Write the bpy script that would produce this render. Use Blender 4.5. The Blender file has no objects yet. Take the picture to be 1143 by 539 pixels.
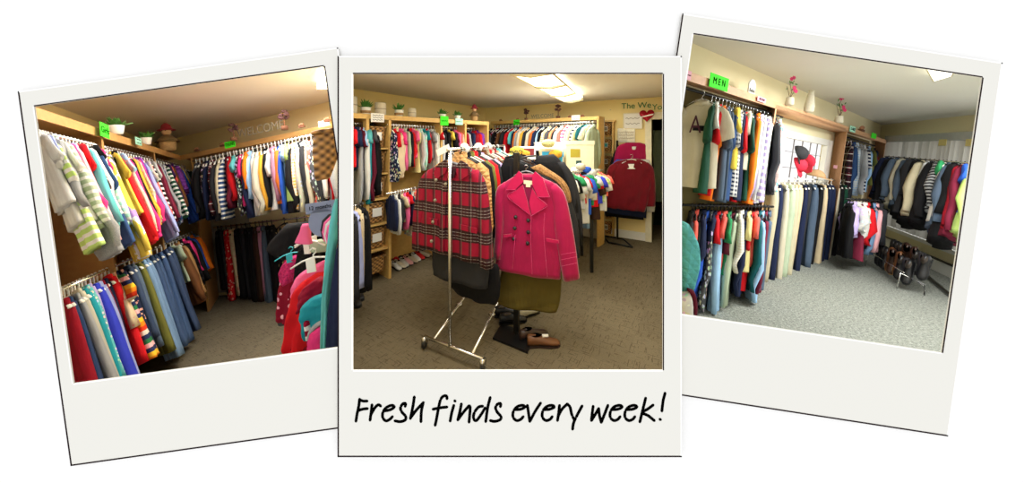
import bpy, math, random
import numpy as np
from mathutils import Matrix, Vector

# ------------------------------------------------------------------ camera, world, exposure
F, PX, PY = 340.0, 571.5, 155.0            # focal length and principal point, in pixels of a 1143 x 539 frame
C = bpy.context.scene.collection
sc = bpy.context.scene
cd = bpy.data.cameras.new('camera'); cam = bpy.data.objects.new('camera', cd); C.objects.link(cam)
cd.sensor_fit = 'HORIZONTAL'; cd.sensor_width = 36.0; cd.lens = F / 1143.0 * 36.0
cd.shift_y = -(269.5 - PY) / 1143.0; cd.clip_start = 0.05; cd.clip_end = 100
cam.rotation_euler = (math.pi / 2, 0, 0)
sc.camera = cam
w = bpy.data.worlds.new('world'); sc.world = w; w.use_nodes = True
w.node_tree.nodes['Background'].inputs[0].default_value = (1, 1, 1, 1)
w.node_tree.nodes['Background'].inputs[1].default_value = 1.12
sc.view_settings.view_transform = 'Standard'; sc.view_settings.look = 'None'
sc.view_settings.exposure = 0.0; sc.view_settings.gamma = 1.0; sc.view_settings.use_curve_mapping = False
rng = random.Random(7)

def dray(p): return np.array([(p[0] - PX) / F, 1.0, -(p[1] - PY) / F])

class Room:
    """A real room standing behind its print; local z is up, the eye is at (0, 0, H)."""
    def __init__(s, A, B, H, key, phrase):
        a, b = dray(A), dray(B)
        n = np.cross(a, b); n /= np.linalg.norm(n)
        if n[2] < 0: n = -n
        f = np.array([0, 1., 0]); f -= n * n.dot(f); f /= np.linalg.norm(f)
        s.R = np.array([np.cross(f, n), f, n]); s.H = H; s.eye = np.array([0, 0, H]); s.key = key; s.phrase = phrase
        s.a = s.R @ a; s.a[2] = 0; s.a /= np.linalg.norm(s.a)
        s.b = s.R @ b; s.b[2] = 0; s.b /= np.linalg.norm(s.b)
        t = -s.R.T @ s.eye
        s.M = Matrix([[*s.R.T[i], t[i]] for i in range(3)] + [[0, 0, 0, 1]])
    def ray(s, p): return s.R @ dray(p)
    def atz(s, p, z):
        r = s.ray(p); return s.eye + r * ((z - s.H) / r[2])
    def aty(s, p, y):
        r = s.ray(p); return s.eye + r * (y / r[1])
    def onplane(s, p, P, dr):
        nn = np.array([-dr[1], dr[0], 0]); r = s.ray(p)
        return s.eye + r * (nn.dot(np.array(P) - s.eye) / nn.dot(r))
    def px(s, L):
        v = s.R.T @ (np.array(L) - s.eye); return (PX + F * v[0] / v[1], PY - F * v[2] / v[1])
    def line_x(s, P0, P1, x):                # the point of the line P0-P1 that shows at column x
        lo, hi = -0.6, 1.8
        f = lambda t: s.px(P0 + (P1 - P0) * t)[0] - x
        while s.depth(P0 + (P1 - P0) * lo) < .3 and lo < 0: lo += .05
        while s.depth(P0 + (P1 - P0) * hi) < .3 and hi > 0: hi -= .05
        flo = f(lo)
        for _ in range(40):
            m = (lo + hi) / 2
            if f(m) * flo > 0: lo = m
            else: hi = m
        return P0 + (P1 - P0) * lo
    def depth(s, L): return (s.R.T @ (np.array(L) - s.eye))[1]
    def drop(s, P, y):                       # how far below P its vertical line shows at row y
        lo, hi = 0.0, 2.2
        for _ in range(40):
            m = (lo + hi) / 2
            if s.px(P - np.array([0, 0, m]))[1] < y: lo = m
            else: hi = m
        return lo

R1 = Room((317, 212), (-793, 390), 1.45, 'left', 'left print')
R2 = Room((785, 156), (-30, 156.5), 1.80, 'middle', 'middle print')
R3 = Room((1140, 207), (760, 165), 1.45, 'right', 'right print')
WORLD = Room((1e6, 155), (571.5, 155), 0.0, 'world', '')

def area(name, room, loc, size, power, color, rot=(0, 0, 0)):
    l = bpy.data.lights.new(name, 'AREA'); l.shape = 'RECTANGLE'; l.size, l.size_y = size; l.energy = power; l.color = color
    o = bpy.data.objects.new(name, l); C.objects.link(o)
    o.matrix_world = room.M @ Matrix.Translation(loc) @ Matrix.Rotation(rot[2], 4, 'Z') @ Matrix.Rotation(rot[0], 4, 'X')
    return o
# lights at the ceiling fixtures, plus unseen ones added to brighten the rooms
area('ceiling_lamp_or_fill_light', R1, (-2.3, 2.2, 2.45), (1.5, 1.2), 19, (1, .97, .92))  # unseen fill, added above the front of the left room
area('ceiling_lamp_or_fill_light', R1, tuple(R1.atz((374, 84), 2.44)), (.5, .4), 30, (1, .97, .9))
area('ceiling_lamp_or_fill_light', R2, tuple(R2.atz((617, 97), 2.44)), (.5, 1.2), 24, (1, .98, .9))
area('ceiling_lamp_or_fill_light', R3, tuple(R3.atz((1050, 80), 2.30)), (.5, .5), 45, (.98, 1, .98))
area('ceiling_lamp_or_fill_light', R1, (-2.3, 3.1, 2.48), (1.2, .5), 34, (1, .97, .92))  # extra fill added for the rear of the left room
area('ceiling_lamp_or_fill_light', R2, (0.0, 2.1, 2.50), (1.6, 1.2), 44, (1, .98, .93))  # unseen fill, added over the front of the middle room
area('ceiling_lamp_or_fill_light', R2, (0.5, 4.6, 2.50), (1.6, .7), 50, (1, .98, .93))
area('ceiling_lamp_or_fill_light', R3, (3.2, 2.3, 2.33), (1.6, 1.0), 34, (.97, .97, .92))  # unseen fill, added over the front of the right room
area('ceiling_lamp_or_fill_light', R3, (4.7, 2.7, 2.33), (1.2, .8), 60, (.97, .97, .95))  # second unseen fill, added toward the blinds wall

# ------------------------------------------------------------------ colours and materials
def lin(h):
    h = h.lstrip('#'); v = [int(h[i:i + 2], 16) / 255 for i in (0, 2, 4)]
    return tuple(((c + .055) / 1.055) ** 2.4 if c > .04045 else c / 12.92 for c in v)
PAL = {'red': 'd01822', 'dark red': '8c1022', 'burgundy': '5c1428', 'maroon': '6d1d33', 'pink': 'ee6a9c', 'hot pink': 'd93377', 'pale pink': 'f0b3b8',
 'crimson': '8c102e', 'coral': 'f0685c', 'orange': 'f07a1c', 'burnt orange': 'c96a26', 'peach': 'f0a070', 'yellow': 'e4c850', 'mustard': 'e0a638', 'pale yellow': 'e8dc98',
 'lime': 'b9d878', 'green': '2f8f58', 'dark green': '1d4a38', 'olive': '6a6a30', 'sage': 'a9b79c', 'khaki': 'bdb498', 'tan': 'b78b58', 'brown': '6b4326', 'dark brown': '38241a',
 'teal': '1f8d9a', 'dark teal': '15575e', 'aqua': '62babc', 'dark olive': '54491c', 'deep red': '700c1c', 'mint': 'a6dcca', 'sky blue': '9cc3e6', 'blue': '2a55b8', 'royal blue': '3540c0', 'navy': '1c2544', 'denim blue': '2f4a76',
 'light denim': '7394ba', 'dark denim': '26385c', 'slate': '4c5c70', 'lavender': 'b9a8da', 'purple': '7a3a9a', 'dark purple': '3c2350', 'periwinkle': 'a3aee0', 'white': 'd8d8d2',
 'cream': 'cfc6ae', 'grey': '9a9c9e', 'light grey': 'c4c6c8', 'dark grey': '4a4c50', 'charcoal': '2b2c30', 'black': '121215', 'beige': 'd3bf9c', 'mauve': 'b58098', 'stone': 'b9b6a4', 'magenta': 'a01048'}
HEX = {}

def nodes(name):
    m = bpy.data.materials.new(name); m.use_nodes = True
    nt = m.node_tree; b = nt.nodes['Principled BSDF']
    return m, nt, b
class G:
    """small helper to chain shader maths"""
    def __init__(s, nt): s.nt = nt
    def n(s, t, **k):
        o = s.nt.nodes.new(t)
        for a, v in k.items(): setattr(o, a, v)
        return o
    def put(s, sock, v):
        if isinstance(v, (int, float)): sock.default_value = v
        elif isinstance(v, tuple): sock.default_value = v if len(v) != 3 or sock.type == 'VECTOR' else (*v, 1)
        else: s.nt.links.new(v, sock)
    def m(s, op, a, b=0.0, c=0.0):
        o = s.n('ShaderNodeMath', operation=op); s.put(o.inputs[0], a); s.put(o.inputs[1], b); s.put(o.inputs[2], c); return o.outputs[0]
    def mix(s, f, a, b):
        o = s.n('ShaderNodeMix', data_type='RGBA'); s.put(o.inputs[0], f); s.put(o.inputs[6], a); s.put(o.inputs[7], b); return o.outputs[2]
    def mul(s, a, b):
        o = s.n('ShaderNodeMix', data_type='RGBA', blend_type='MULTIPLY'); s.put(o.inputs[0], 1.0); s.put(o.inputs[6], a); s.put(o.inputs[7], b); return o.outputs[2]
    def xyz(s, out='Object'):
        t = s.n('ShaderNodeTexCoord'); x = s.n('ShaderNodeSeparateXYZ'); s.nt.links.new(t.outputs[out], x.inputs[0]); s.co = t.outputs[out]
        return x.outputs
    def noise(s, scale, detail=2.0, vec=None, rough=.5):
        o = s.n('ShaderNodeTexNoise'); o.inputs['Scale'].default_value = scale; o.inputs['Detail'].default_value = detail; o.inputs['Roughness'].default_value = rough
        s.nt.links.new(vec if vec is not None else s.co, o.inputs['Vector']); return o.outputs['Fac']
    def vor(s, scale, out='Distance', vec=None):
        o = s.n('ShaderNodeTexVoronoi'); o.inputs['Scale'].default_value = scale; s.nt.links.new(vec if vec is not None else s.co, o.inputs['Vector']); return o.outputs[out]
    def band(s, v, period, width, off=0.0):     # 1 inside a band of that width, repeated
        return s.m('LESS_THAN', s.m('FLOORED_MODULO', s.m('ADD', v, off), period), width)
    def scale(s, v, sx, sy, sz):
        o = s.n('ShaderNodeMapping'); s.nt.links.new(v, o.inputs[0]); o.inputs['Scale'].default_value = (sx, sy, sz); return o.outputs[0]
    def bump(s, b, h, strength=.3, dist=.01):
        o = s.n('ShaderNodeBump'); o.inputs['Strength'].default_value = strength; o.inputs['Distance'].default_value = dist
        s.nt.links.new(h, o.inputs['Height']); s.nt.links.new(o.outputs[0], b.inputs['Normal'])
W1, K1 = (.80, .79, .76), (.012, .012, .016)
MATS = {}
def fabric(pat):
    """cloth whose ground colour is the object's own colour"""
    if pat in MATS: return MATS[pat]
    m, nt, b = nodes('cloth_' + (pat or 'plain')); g = G(nt); X, Y, Z = g.xyz()
    oi = g.n('ShaderNodeObjectInfo').outputs['Color']; col = oi
    b.inputs['Roughness'].default_value = .85
    b.inputs['Specular IOR Level'].default_value = .2
    if pat == 'striped': col = g.mix(g.band(Z, .05, .022), oi, W1)
    elif pat == 'dark striped': col = g.mix(g.band(Z, .04, .02), oi, K1)
    elif pat == 'pinstriped': col = g.mix(g.band(X, .03, .008), oi, W1)
    elif pat == 'plaid':
        c = g.mix(g.m('MULTIPLY', g.band(Z, .09, .045), .75), oi, K1); c = g.mix(g.m('MULTIPLY', g.band(X, .09, .045), .6), c, K1)
        c = g.mix(g.band(Z, .09, .008, .03), c, W1); col = g.mix(g.band(X, .09, .008, .03), c, W1)
    elif pat == 'checked':
        c = g.mix(g.m('MULTIPLY', g.band(Z, .07, .035), .6), oi, W1); col = g.mix(g.m('MULTIPLY', g.band(X, .07, .035), .6), c, lin('c86a5c'))
    elif pat == 'gingham':
        c = g.mix(g.m('MULTIPLY', g.band(Z, .03, .015), .6), oi, W1); col = g.mix(g.m('MULTIPLY', g.band(X, .03, .015), .6), c, W1)
    elif pat == 'floral':
        v = g.vor(22); col = g.mix(g.m('LESS_THAN', v, .33), oi, g.mix(g.noise(14), lin('e8c8a0'), lin('d8707c')))
    elif pat == 'gold floral':
        v = g.vor(13); col = g.mix(g.m('LESS_THAN', v, .42), oi, g.mix(g.noise(60), lin('5a4a28'), lin('f0dca0')))
    elif pat == 'patterned':
        v = g.vor(16, 'Color'); col = g.mix(g.m('LESS_THAN', g.vor(28), .4), oi, g.mix(.5, v, W1))
    elif pat == 'polka dot':
        col = g.mix(g.m('LESS_THAN', g.vor(20), .3), oi, lin('f3b8cc'))
    elif pat == 'tie-dye':
        col = g.mix(g.m('GREATER_THAN', g.noise(7, 3), .53), oi, g.mix(g.m('GREATER_THAN', g.noise(5), .5), W1, lin('b48ad0')))
    elif pat == 'rainbow striped':
        r = g.n('ShaderNodeValToRGB'); r.color_ramp.interpolation = 'CONSTANT'
        cs = ['e03a1c', 'f08a1c', 'f0c030', '24305c', 'f0b8b8', '2e7a48', '24305c', 'e8e0d0']
        el = r.color_ramp.elements; el[0].color = (*lin(cs[0]), 1); el[1].position = 1 / 8; el[1].color = (*lin(cs[1]), 1)
        for i in range(2, 8): e = el.new(i / 8); e.color = (*lin(cs[i]), 1)
        g.put(r.inputs[0], g.m('DIVIDE', g.m('FLOORED_MODULO', Z, .34), .34)); col = r.outputs[0]
    elif pat == 'tartan':     # the large crimson jacket
        wob = g.m('ADD', Z, g.m('MULTIPLY', g.noise(6), .012))
        c = g.mix(g.m('MULTIPLY', g.band(X, .085, .026, .03), .7), oi, K1)
        c = g.mix(g.m('MULTIPLY', g.band(wob, .20, .095, .028), .93), c, (.02, .012, .014))
        c = g.mix(g.m('MULTIPLY', g.band(X, .085, .004, .01), .8), c, (.2, .15, .14))
        for o in (.012, -.012, -.038): c = g.mix(g.m('MULTIPLY', g.band(wob, .20, .004, o), g.m('ADD', .3, g.m('MULTIPLY', g.band(X, .03, .02), .5))), c, (.34, .3, .28))
        col = c
    elif pat == 'tee print':
        r1 = g.m('MULTIPLY', g.m('LESS_THAN', g.m('ABSOLUTE', g.m('ADD', Z, .27)), .02), g.m('LESS_THAN', g.m('ABSOLUTE', X), .08))
        col = g.mix(r1, oi, K1)
    no = g.noise(9, 3); lo = g.m('MULTIPLY_ADD', no, .35, .82)
    if pat in ('denim',): 
        vec = g.scale(g.co, 90, 90, 8); lo = g.m('MULTIPLY_ADD', g.noise(1.5, 3, vec), .5, .72); b.inputs['Roughness'].default_value = .95
        fade = g.m('MULTIPLY', g.noise(4, 2), .16); col = g.mix(fade, col, lin('a8bdd4'))
    if pat == 'heather': lo = g.m('MULTIPLY_ADD', g.noise(160, 2), .9, .5)
    if pat == 'fur': lo = g.m('MULTIPLY_ADD', g.noise(60, 4), 1.6, .25)
    if pat == 'velvet': b.inputs['Sheen Weight'].default_value = .5; b.inputs['Sheen Roughness'].default_value = .4
    cc = g.n('ShaderNodeCombineColor'); [g.put(cc.inputs[i], lo) for i in range(3)]
    g.put(b.inputs['Base Color'], g.mul(col, cc.outputs[0]))
    if pat == 'quilted':
        q1 = g.m('ABSOLUTE', g.m('SUBTRACT', g.m('FLOORED_MODULO', g.m('ADD', Z, X), .055), .0275)); q2 = g.m('ABSOLUTE', g.m('SUBTRACT', g.m('FLOORED_MODULO', g.m('SUBTRACT', Z, X), .055), .0275))
        g.bump(b, g.m('SUBTRACT', 0, g.m('MAXIMUM', q1, q2)), 1.0, .5)
    elif pat == 'puffer':
        q = g.m('SINE', g.m('MULTIPLY', Z, 75)); g.bump(b, g.m('ADD', q, g.m('MULTIPLY', g.noise(20), .7)), .8, .012); b.inputs['Roughness'].default_value = .5
    elif pat == 'knit':
        g.bump(b, g.m('SINE', g.m('MULTIPLY', X, 500)), .5, .003)
    elif pat == 'fur': g.bump(b, g.noise(90, 4), 1.0, .03)
    else:
        vec = g.scale(g.co, 1, 1, .22); g.bump(b, g.m('ADD', g.noise(16, 3, vec), g.m('MULTIPLY', g.noise(400, 1), .06)), .55, .02)
    MATS[pat] = m; return m
def solid(name, hexc, rough=.6, metal=0.0, var=.12, scale=20, emit=0.0, spec=.5, bump=0.0):
    if name in MATS: return MATS[name]
    m, nt, b = nodes(name); g = G(nt); g.xyz()
    c = lin(hexc); no = g.noise(scale, 3)
    g.put(b.inputs['Base Color'], g.mix(no, tuple(v * (1 - var) for v in c), tuple(min(1, v * (1 + var)) for v in c)))
    b.inputs['Roughness'].default_value = rough; b.inputs['Metallic'].default_value = metal; b.inputs['Specular IOR Level'].default_value = spec
    if emit: b.inputs['Emission Color'].default_value = (*c, 1); b.inputs['Emission Strength'].default_value = emit
    if bump: g.bump(b, g.noise(scale * 2, 3), bump, .01)
    MATS[name] = m; return m
def wood(name, a, bcol):
    m, nt, b = nodes(name); g = G(nt); g.xyz('Object')
    v = g.scale(g.co, 1.2, 9, 9); n1 = g.noise(3, 4, v)
    g.put(b.inputs['Base Color'], g.mix(n1, lin(a), lin(bcol))); b.inputs['Roughness'].default_value = .5; b.inputs['Specular IOR Level'].default_value = .3
    return m
def carpet(name, base, dark, light, cross):
    m, nt, b = nodes(name); g = G(nt); g.xyz('Object')
    fine = g.noise(230, 3, rough=.7); c = g.mix(g.m('MULTIPLY_ADD', fine, 2.6, -.8), lin(dark), lin(light)); c = g.mix(.45, c, lin(base))
    if cross:
        rot = g.n('ShaderNodeMapping'); nt.links.new(g.co, rot.inputs[0]); rot.inputs['Rotation'].default_value = (0, 0, .55)
        tile = g.n('ShaderNodeTexChecker'); nt.links.new(rot.outputs[0], tile.inputs[0]); tile.inputs['Scale'].default_value = 2.0
        v1 = g.scale(rot.outputs[0], 9, 95, 1); v2 = g.scale(rot.outputs[0], 95, 9, 1)
        n1 = g.m('GREATER_THAN', g.noise(1, 2, v1), .62); n2 = g.m('GREATER_THAN', g.noise(1, 2, v2), .62)
        c = g.mix(g.m('MULTIPLY', g.m('MAXIMUM', n1, n2), .5), c, lin(dark))
        c = g.mix(g.m('MULTIPLY', tile.outputs['Fac'], .10), c, lin(dark))
    else:
        c = g.mix(g.m('MULTIPLY', g.m('GREATER_THAN', g.noise(62, 3), .57), .6), c, lin(dark))
        c = g.mix(g.m('MULTIPLY', g.m('LESS_THAN', g.noise(55, 3), .42), .5), c, lin(light))
    g.put(b.inputs['Base Color'], c); b.inputs['Roughness'].default_value = 1; b.inputs['Specular IOR Level'].default_value = .05
    g.bump(b, fine, .5, .01); return m
def wicker():
    m, nt, b = nodes('woven_wicker'); g = G(nt); X, Y, Z = g.xyz()
    s1 = g.m('SINE', g.m('MULTIPLY', Z, 130)); s2 = g.m('SINE', g.m('MULTIPLY', g.m('ADD', X, Y), 100)); wv = g.m('MULTIPLY', s1, s2)
    g.put(b.inputs['Base Color'], g.mix(g.m('MULTIPLY_ADD', wv, .5, .5), lin('4a2e12'), lin('cf9c5a'))); b.inputs['Roughness'].default_value = .6
    g.bump(b, wv, .8, .01); return m
WOOD = {'left': wood('pale_maple_board', 'd2a468', 'b98850'), 'middle': wood('yellow_maple_board', 'e0bc74', 'c79c54'), 'right': wood('pinkish_maple_board', 'dcae84', 'c2906a')}
WALLM = {'left': solid('cream_wall_paint', 'ecdcae', .9, 0, .02, 3, spec=.1), 'middle': solid('yellow_wall_paint', 'efdb9c', .9, 0, .02, 3, spec=.1), 'right': solid('buttermilk_wall_paint', 'efe6c0', .9, 0, .02, 3, spec=.1)}
CEIL = {'left': solid('ceiling_paint_warm', 'e2dcd4', .95, 0, .02, 3, spec=.1), 'middle': solid('ceiling_paint_grey', 'e0dad0', .95, 0, .02, 3, spec=.1), 'right': solid('ceiling_paint_cool', 'e0e0d8', .95, 0, .02, 3, spec=.1)}
CARP = {'left': carpet('brown_carpet', '6c6454', '3c352b', '90866f', True), 'middle': carpet('taupe_carpet', '736852', '3a3226', '968a70', True), 'right': carpet('speckled_carpet', '80837b', '464a48', 'b0b3aa', False)}
WHITE = solid('white_plastic', 'ecebe4', .4, 0, .03); BLACK = solid('black_plastic', '18181a', .4, 0, .1); CHROME = solid('chrome_metal', 'd8d8d6', .22, 1, .03)
BMETAL = solid('black_metal', '141416', .35, .3, .1); WICK = wicker(); LEAF = solid('plant_leaf', '3f7a2c', .6, 0, .4, 30); TWIG = solid('dry_twig', '6e4630', .9, 0, .3, 40)
NEON = solid('neon_green_card', '3df01e', .8, 0, .03); MINT = solid('mint_card', 'a8e6cc', .8, 0, .03); PINKC = solid('pink_card', 'f0b4cc', .8, 0, .03); INK = solid('black_ink', '040404', .9, spec=0.0)
PAPER = solid('white_paper', 'f0efe8', .8, 0, .03); SHADOWBACK = solid('back_panel_board', '6e5c44', .9, 0, .1); TRIM = solid('white_trim_paint', 'eeeee8', .5, 0, .02); PEWTER = solid('grey_wire_letters', '8a8270', .5, .2)
STONE = solid('speckled_stoneware', 'cfc8b4', .8, 0, .2, 60); BURLAP = solid('burlap_cloth', 'a9875a', .95, 0, .3, 60, bump=.4)

# ------------------------------------------------------------------ mesh building
class MB:
    def __init__(s): s.v = []; s.f = []
    def quad(s, pts): i = len(s.v); s.v += [tuple(p) for p in pts]; s.f.append(tuple(range(i, i + len(pts)))); return s
    def slab(s, pts, off):                   # planar polygon with thickness along the vector off
        n = len(pts); i = len(s.v); off = np.array(off)
        s.v += [tuple(p) for p in pts] + [tuple(np.array(p) + off) for p in pts]
        s.f.append(tuple(range(i, i + n))); s.f.append(tuple(range(i + 2 * n - 1, i + n - 1, -1)))
        for k in range(n): a, b = k, (k + 1) % n; s.f.append((i + b, i + a, i + n + a, i + n + b))
        return s
    def box(s, c, d, rot=0.0, tilt=None):
        c = np.array(c, float); h = np.array(d, float) / 2; cr, sr = math.cos(rot), math.sin(rot); i = len(s.v)
        for z in (-1, 1):
            for x, y in ((-1, -1), (1, -1), (1, 1), (-1, 1)):
                X, Y, Z = x * h[0], y * h[1], z * h[2]
                if tilt is not None: X, Z = X * math.cos(tilt) - Z * math.sin(tilt), X * math.sin(tilt) + Z * math.cos(tilt)
                s.v.append((c[0] + X * cr - Y * sr, c[1] + X * sr + Y * cr, c[2] + Z))
        for q in ((3, 2, 1, 0), (4, 5, 6, 7), (0, 1, 5, 4), (1, 2, 6, 5), (2, 3, 7, 6), (3, 0, 4, 7)): s.f.append(tuple(i + k for k in q))
        return s
    def rings(s, rs, cap=True, close=True):
        n = len(rs[0]); base = len(s.v)
        for r in rs: s.v += [tuple(p) for p in r]
        for k in range(len(rs) - 1):
            for j in range(n if close else n - 1):
                a, b = base + k * n + j, base + k * n + (j + 1) % n
                s.f.append((a, b, b + n, a + n))
        if cap: s.f.append(tuple(range(base + n - 1, base - 1, -1))); s.f.append(tuple(base + (len(rs) - 1) * n + j for j in range(n)))
        return s
    def tube(s, pts, r, seg=8, flat=1.0):
        pts = [np.array(p, float) for p in pts]; rs = []
        for k, p in enumerate(pts):
            t = pts[min(k + 1, len(pts) - 1)] - pts[max(k - 1, 0)]; t /= (np.linalg.norm(t) or 1)
            up = np.array([0, 0, 1.]) if abs(t[2]) < .9 else np.array([0, 1., 0])
            u = np.cross(t, up); u /= np.linalg.norm(u); v = np.cross(u, t)
            rr = r[k] if isinstance(r, (list, tuple)) else r
            rs.append([p + rr * (math.cos(a) * u + flat * math.sin(a) * v) for a in [2 * math.pi * j / seg for j in range(seg)]])
        return s.rings(rs)
    def lathe(s, prof, c=(0, 0, 0), seg=16, sx=1, sy=1):
        return s.rings([[(c[0] + sx * r * math.cos(2 * math.pi * j / seg), c[1] + sy * r * math.sin(2 * math.pi * j / seg), c[2] + z) for j in range(seg)] for r, z in prof])
    def blob(s, c, rad, seg=10, jit=0, rs=None):
        c = np.array(c); n = 7; R = []
        for k in range(n):
            th = math.pi * (k + .02) / (n - 1 + .04)
            R.append([(c[0] + rad[0] * math.sin(th) * math.cos(2 * math.pi * j / seg) * (1 + (rs.uniform(-jit, jit) if rs else 0)), c[1] + rad[1] * math.sin(th) * math.sin(2 * math.pi * j / seg) * (1 + (rs.uniform(-jit, jit) if rs else 0)), c[2] - rad[2] * math.cos(th)) for j in range(seg)])
        return s.rings(R)
    def mesh(s, name, mat, smooth=True):
        me = bpy.data.meshes.new(name); me.from_pydata([tuple(map(float, p)) for p in s.v], [], s.f); me.update()
        if smooth: me.polygons.foreach_set('use_smooth', [True] * len(me.polygons))
        me.materials.append(mat); return me
    def build(s, name, mat, parent=None, color=None, smooth=True):
        o = bpy.data.objects.new(name, s.mesh(name, mat, smooth)); C.objects.link(o)
        if parent is not None: o.parent = parent
        if color is not None: o.color = (*color, 1)
        return o
def tag(o, label, cat, group=None, kind=None):
    if label: o['label'] = label
    if cat: o['category'] = cat
    if group: o['group'] = group
    if kind: o['kind'] = kind
    return o
def place(o, room, loc=(0, 0, 0), yaw=0.0, scale=(1, 1, 1)):
    o.matrix_world = room.M @ Matrix.Translation([float(v) for v in loc]) @ Matrix.Rotation(yaw, 4, 'Z') @ Matrix.Diagonal((*scale, 1)); return o
def empty(name, room, loc, yaw=0.0, scale=(1, 1, 1), label=None, cat=None, group=None):
    o = bpy.data.objects.new(name, None); o.empty_display_size = .05; C.objects.link(o); place(o, room, loc, yaw, scale); return tag(o, label, cat, group)
def solo(mb, name, mat, room, loc=(0, 0, 0), yaw=0.0, label=None, cat=None, group=None, color=None, smooth=True, scale=(1, 1, 1)):
    o = mb.build(name, mat, None, color, smooth); place(o, room, loc, yaw, scale); return tag(o, label, cat, group)
def struct(mb, name, mat, room):
    o = mb.build(name, mat, None, None, False); place(o, room); o['kind'] = 'structure'; return o
def text_mesh(body, size, mat, depth=.001):
    cu = bpy.data.curves.new('lettering', 'FONT'); cu.body = body; cu.size = size; cu.extrude = depth; cu.align_x = 'CENTER'; cu.align_y = 'CENTER'
    o = bpy.data.objects.new('lettering', cu); C.objects.link(o)
    dg = bpy.context.evaluated_depsgraph_get(); me = bpy.data.meshes.new_from_object(o.evaluated_get(dg)); bpy.data.objects.remove(o)
    me.transform(Matrix.Rotation(math.pi / 2, 4, 'X')); me.materials.clear(); me.materials.append(mat); return me
def yaw_of(d): return math.atan2(d[1], d[0])

# ------------------------------------------------------------------ the three instant prints and the white ground they hang on
CARDM = solid('ivory_card', 'e7e6e0', .9, 0, .0, spec=0.0); GROUND = solid('white_ground', 'f6f6f6', .95, 0, .0, spec=0.0)
EDGE_D = solid('drawn_edge_shade', '2a2022', .9, 0, 0, spec=0.0); EDGE_W = solid('drawn_edge_highlight', 'fcfcfa', .9, 0, 0, spec=0.0)  # edge colours drawn to stand in for bevel shade and highlight
def wp(p, y): return np.array([(p[0] - PX) / F * y, y, -(p[1] - PY) / F * y])
def grow(poly, k):
    c = np.mean(np.array(poly, float), 0); out = []
    n = len(poly)
    for i in range(n):
        a, b, d = (np.array(poly[j % n], float) for j in (i - 1, i, i + 1))
        e1 = (b - a) / np.linalg.norm(b - a); e2 = (d - b) / np.linalg.norm(d - b)
        n1 = np.array([e1[1], -e1[0]]); n2 = np.array([e2[1], -e2[0]])
        if n1.dot(b - c) < 0: n1 = -n1
        if n2.dot(b - c) < 0: n2 = -n2
        m = n1 + n2; m /= n1.dot(m); out.append(b + k * m)
    return out
CARDS = [
 dict(out=[(20, 102), (377.5, 53), (436, 470), (79, 520)], inn=[(38.2, 118.8), (361.6, 74), (405.5, 383.5), (82, 428)], y=1.004, lab='tilted instant print at left, its window on racks of children\'s clothes', nm='left', cut=(-99, 386)),
 dict(out=[(376.8, 62.5), (761, 62.5), (761, 510), (376.8, 510)], inn=[(394, 82.5), (739.8, 82.5), (739.8, 413), (394, 413)], y=0.996, lab='upright instant print in the middle with handwritten caption, overlapping both others', nm='middle', cut=(-99, 2000)),
 dict(out=[(761.5, 15), (1119, 70), (1058, 487), (700, 432)], inn=[(774, 38.2), (1096.5, 86.5), (1051.3, 393.6), (729, 345.5)], y=1.004, lab='tilted instant print at right, its window on grey carpet and menswear', nm='right', cut=(751, 2000))]
def clipx(poly, x0, x1):                    # cut a pixel polygon at two columns (the outer prints end under the middle one)
    for lim, sgn in ((x0, 1), (x1, -1)):
        out = []
        for i in range(len(poly)):
            a, b = np.array(poly[i], float), np.array(poly[(i + 1) % len(poly)], float); da, db = sgn * (a[0] - lim), sgn * (b[0] - lim)
            if da >= 0: out.append(a)
            if da * db < 0: out.append(a + (b - a) * da / (da - db))
        poly = out
        if not poly: break
    return poly
for cdn in CARDS:
    y = cdn['y']; root = empty('instant_print', WORLD, wp(cdn['out'][3], y), 0, (1, 1, 1), cdn['lab'], 'print', 'three instant prints on the white ground')
    o0 = wp(cdn['out'][3], y); L = lambda p, dy=0.0: wp(p, y) - o0 + np.array([0, dy, 0])
    A, B = cdn['out'], cdn['inn']
    mb = MB()
    for i in range(4):
        j = (i + 1) % 4; q = clipx([A[i], A[j], B[j], B[i]], *cdn['cut'])
        if len(q) > 2: mb.slab([L(p) for p in q], (0, .003, 0))
    mb.build('card_border', CARDM, root, None, False)
    def strip(p, q, wd, side, mat, nm):      # a flat drawn strip
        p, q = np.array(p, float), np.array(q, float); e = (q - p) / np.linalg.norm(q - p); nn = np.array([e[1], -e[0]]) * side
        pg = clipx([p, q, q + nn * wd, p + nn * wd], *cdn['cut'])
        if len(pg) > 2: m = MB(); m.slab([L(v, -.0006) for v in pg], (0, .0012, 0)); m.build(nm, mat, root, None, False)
    strip(A[3], A[0], 1.5, -1, EDGE_D, 'bevel_shade_strip'); strip(A[2], A[3], 1.5, -1, EDGE_D, 'bevel_shade_strip')
    strip(A[0], A[1], 1.5, -1, EDGE_W, 'bevel_highlight_strip'); strip(A[1], A[2], 1.5, -1, EDGE_W, 'bevel_highlight_strip')
    strip(B[0], B[1], 1.3, 1, EDGE_D, 'bevel_shade_strip'); strip(B[1], B[2], 1.3, 1, EDGE_D, 'bevel_shade_strip')
    strip(B[2], B[3], 1.5, 1, EDGE_W, 'bevel_highlight_strip'); strip(B[3], B[0], 1.5, 1, EDGE_W, 'bevel_highlight_strip')
    cdn['root'] = root; cdn['o0'] = o0
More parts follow.
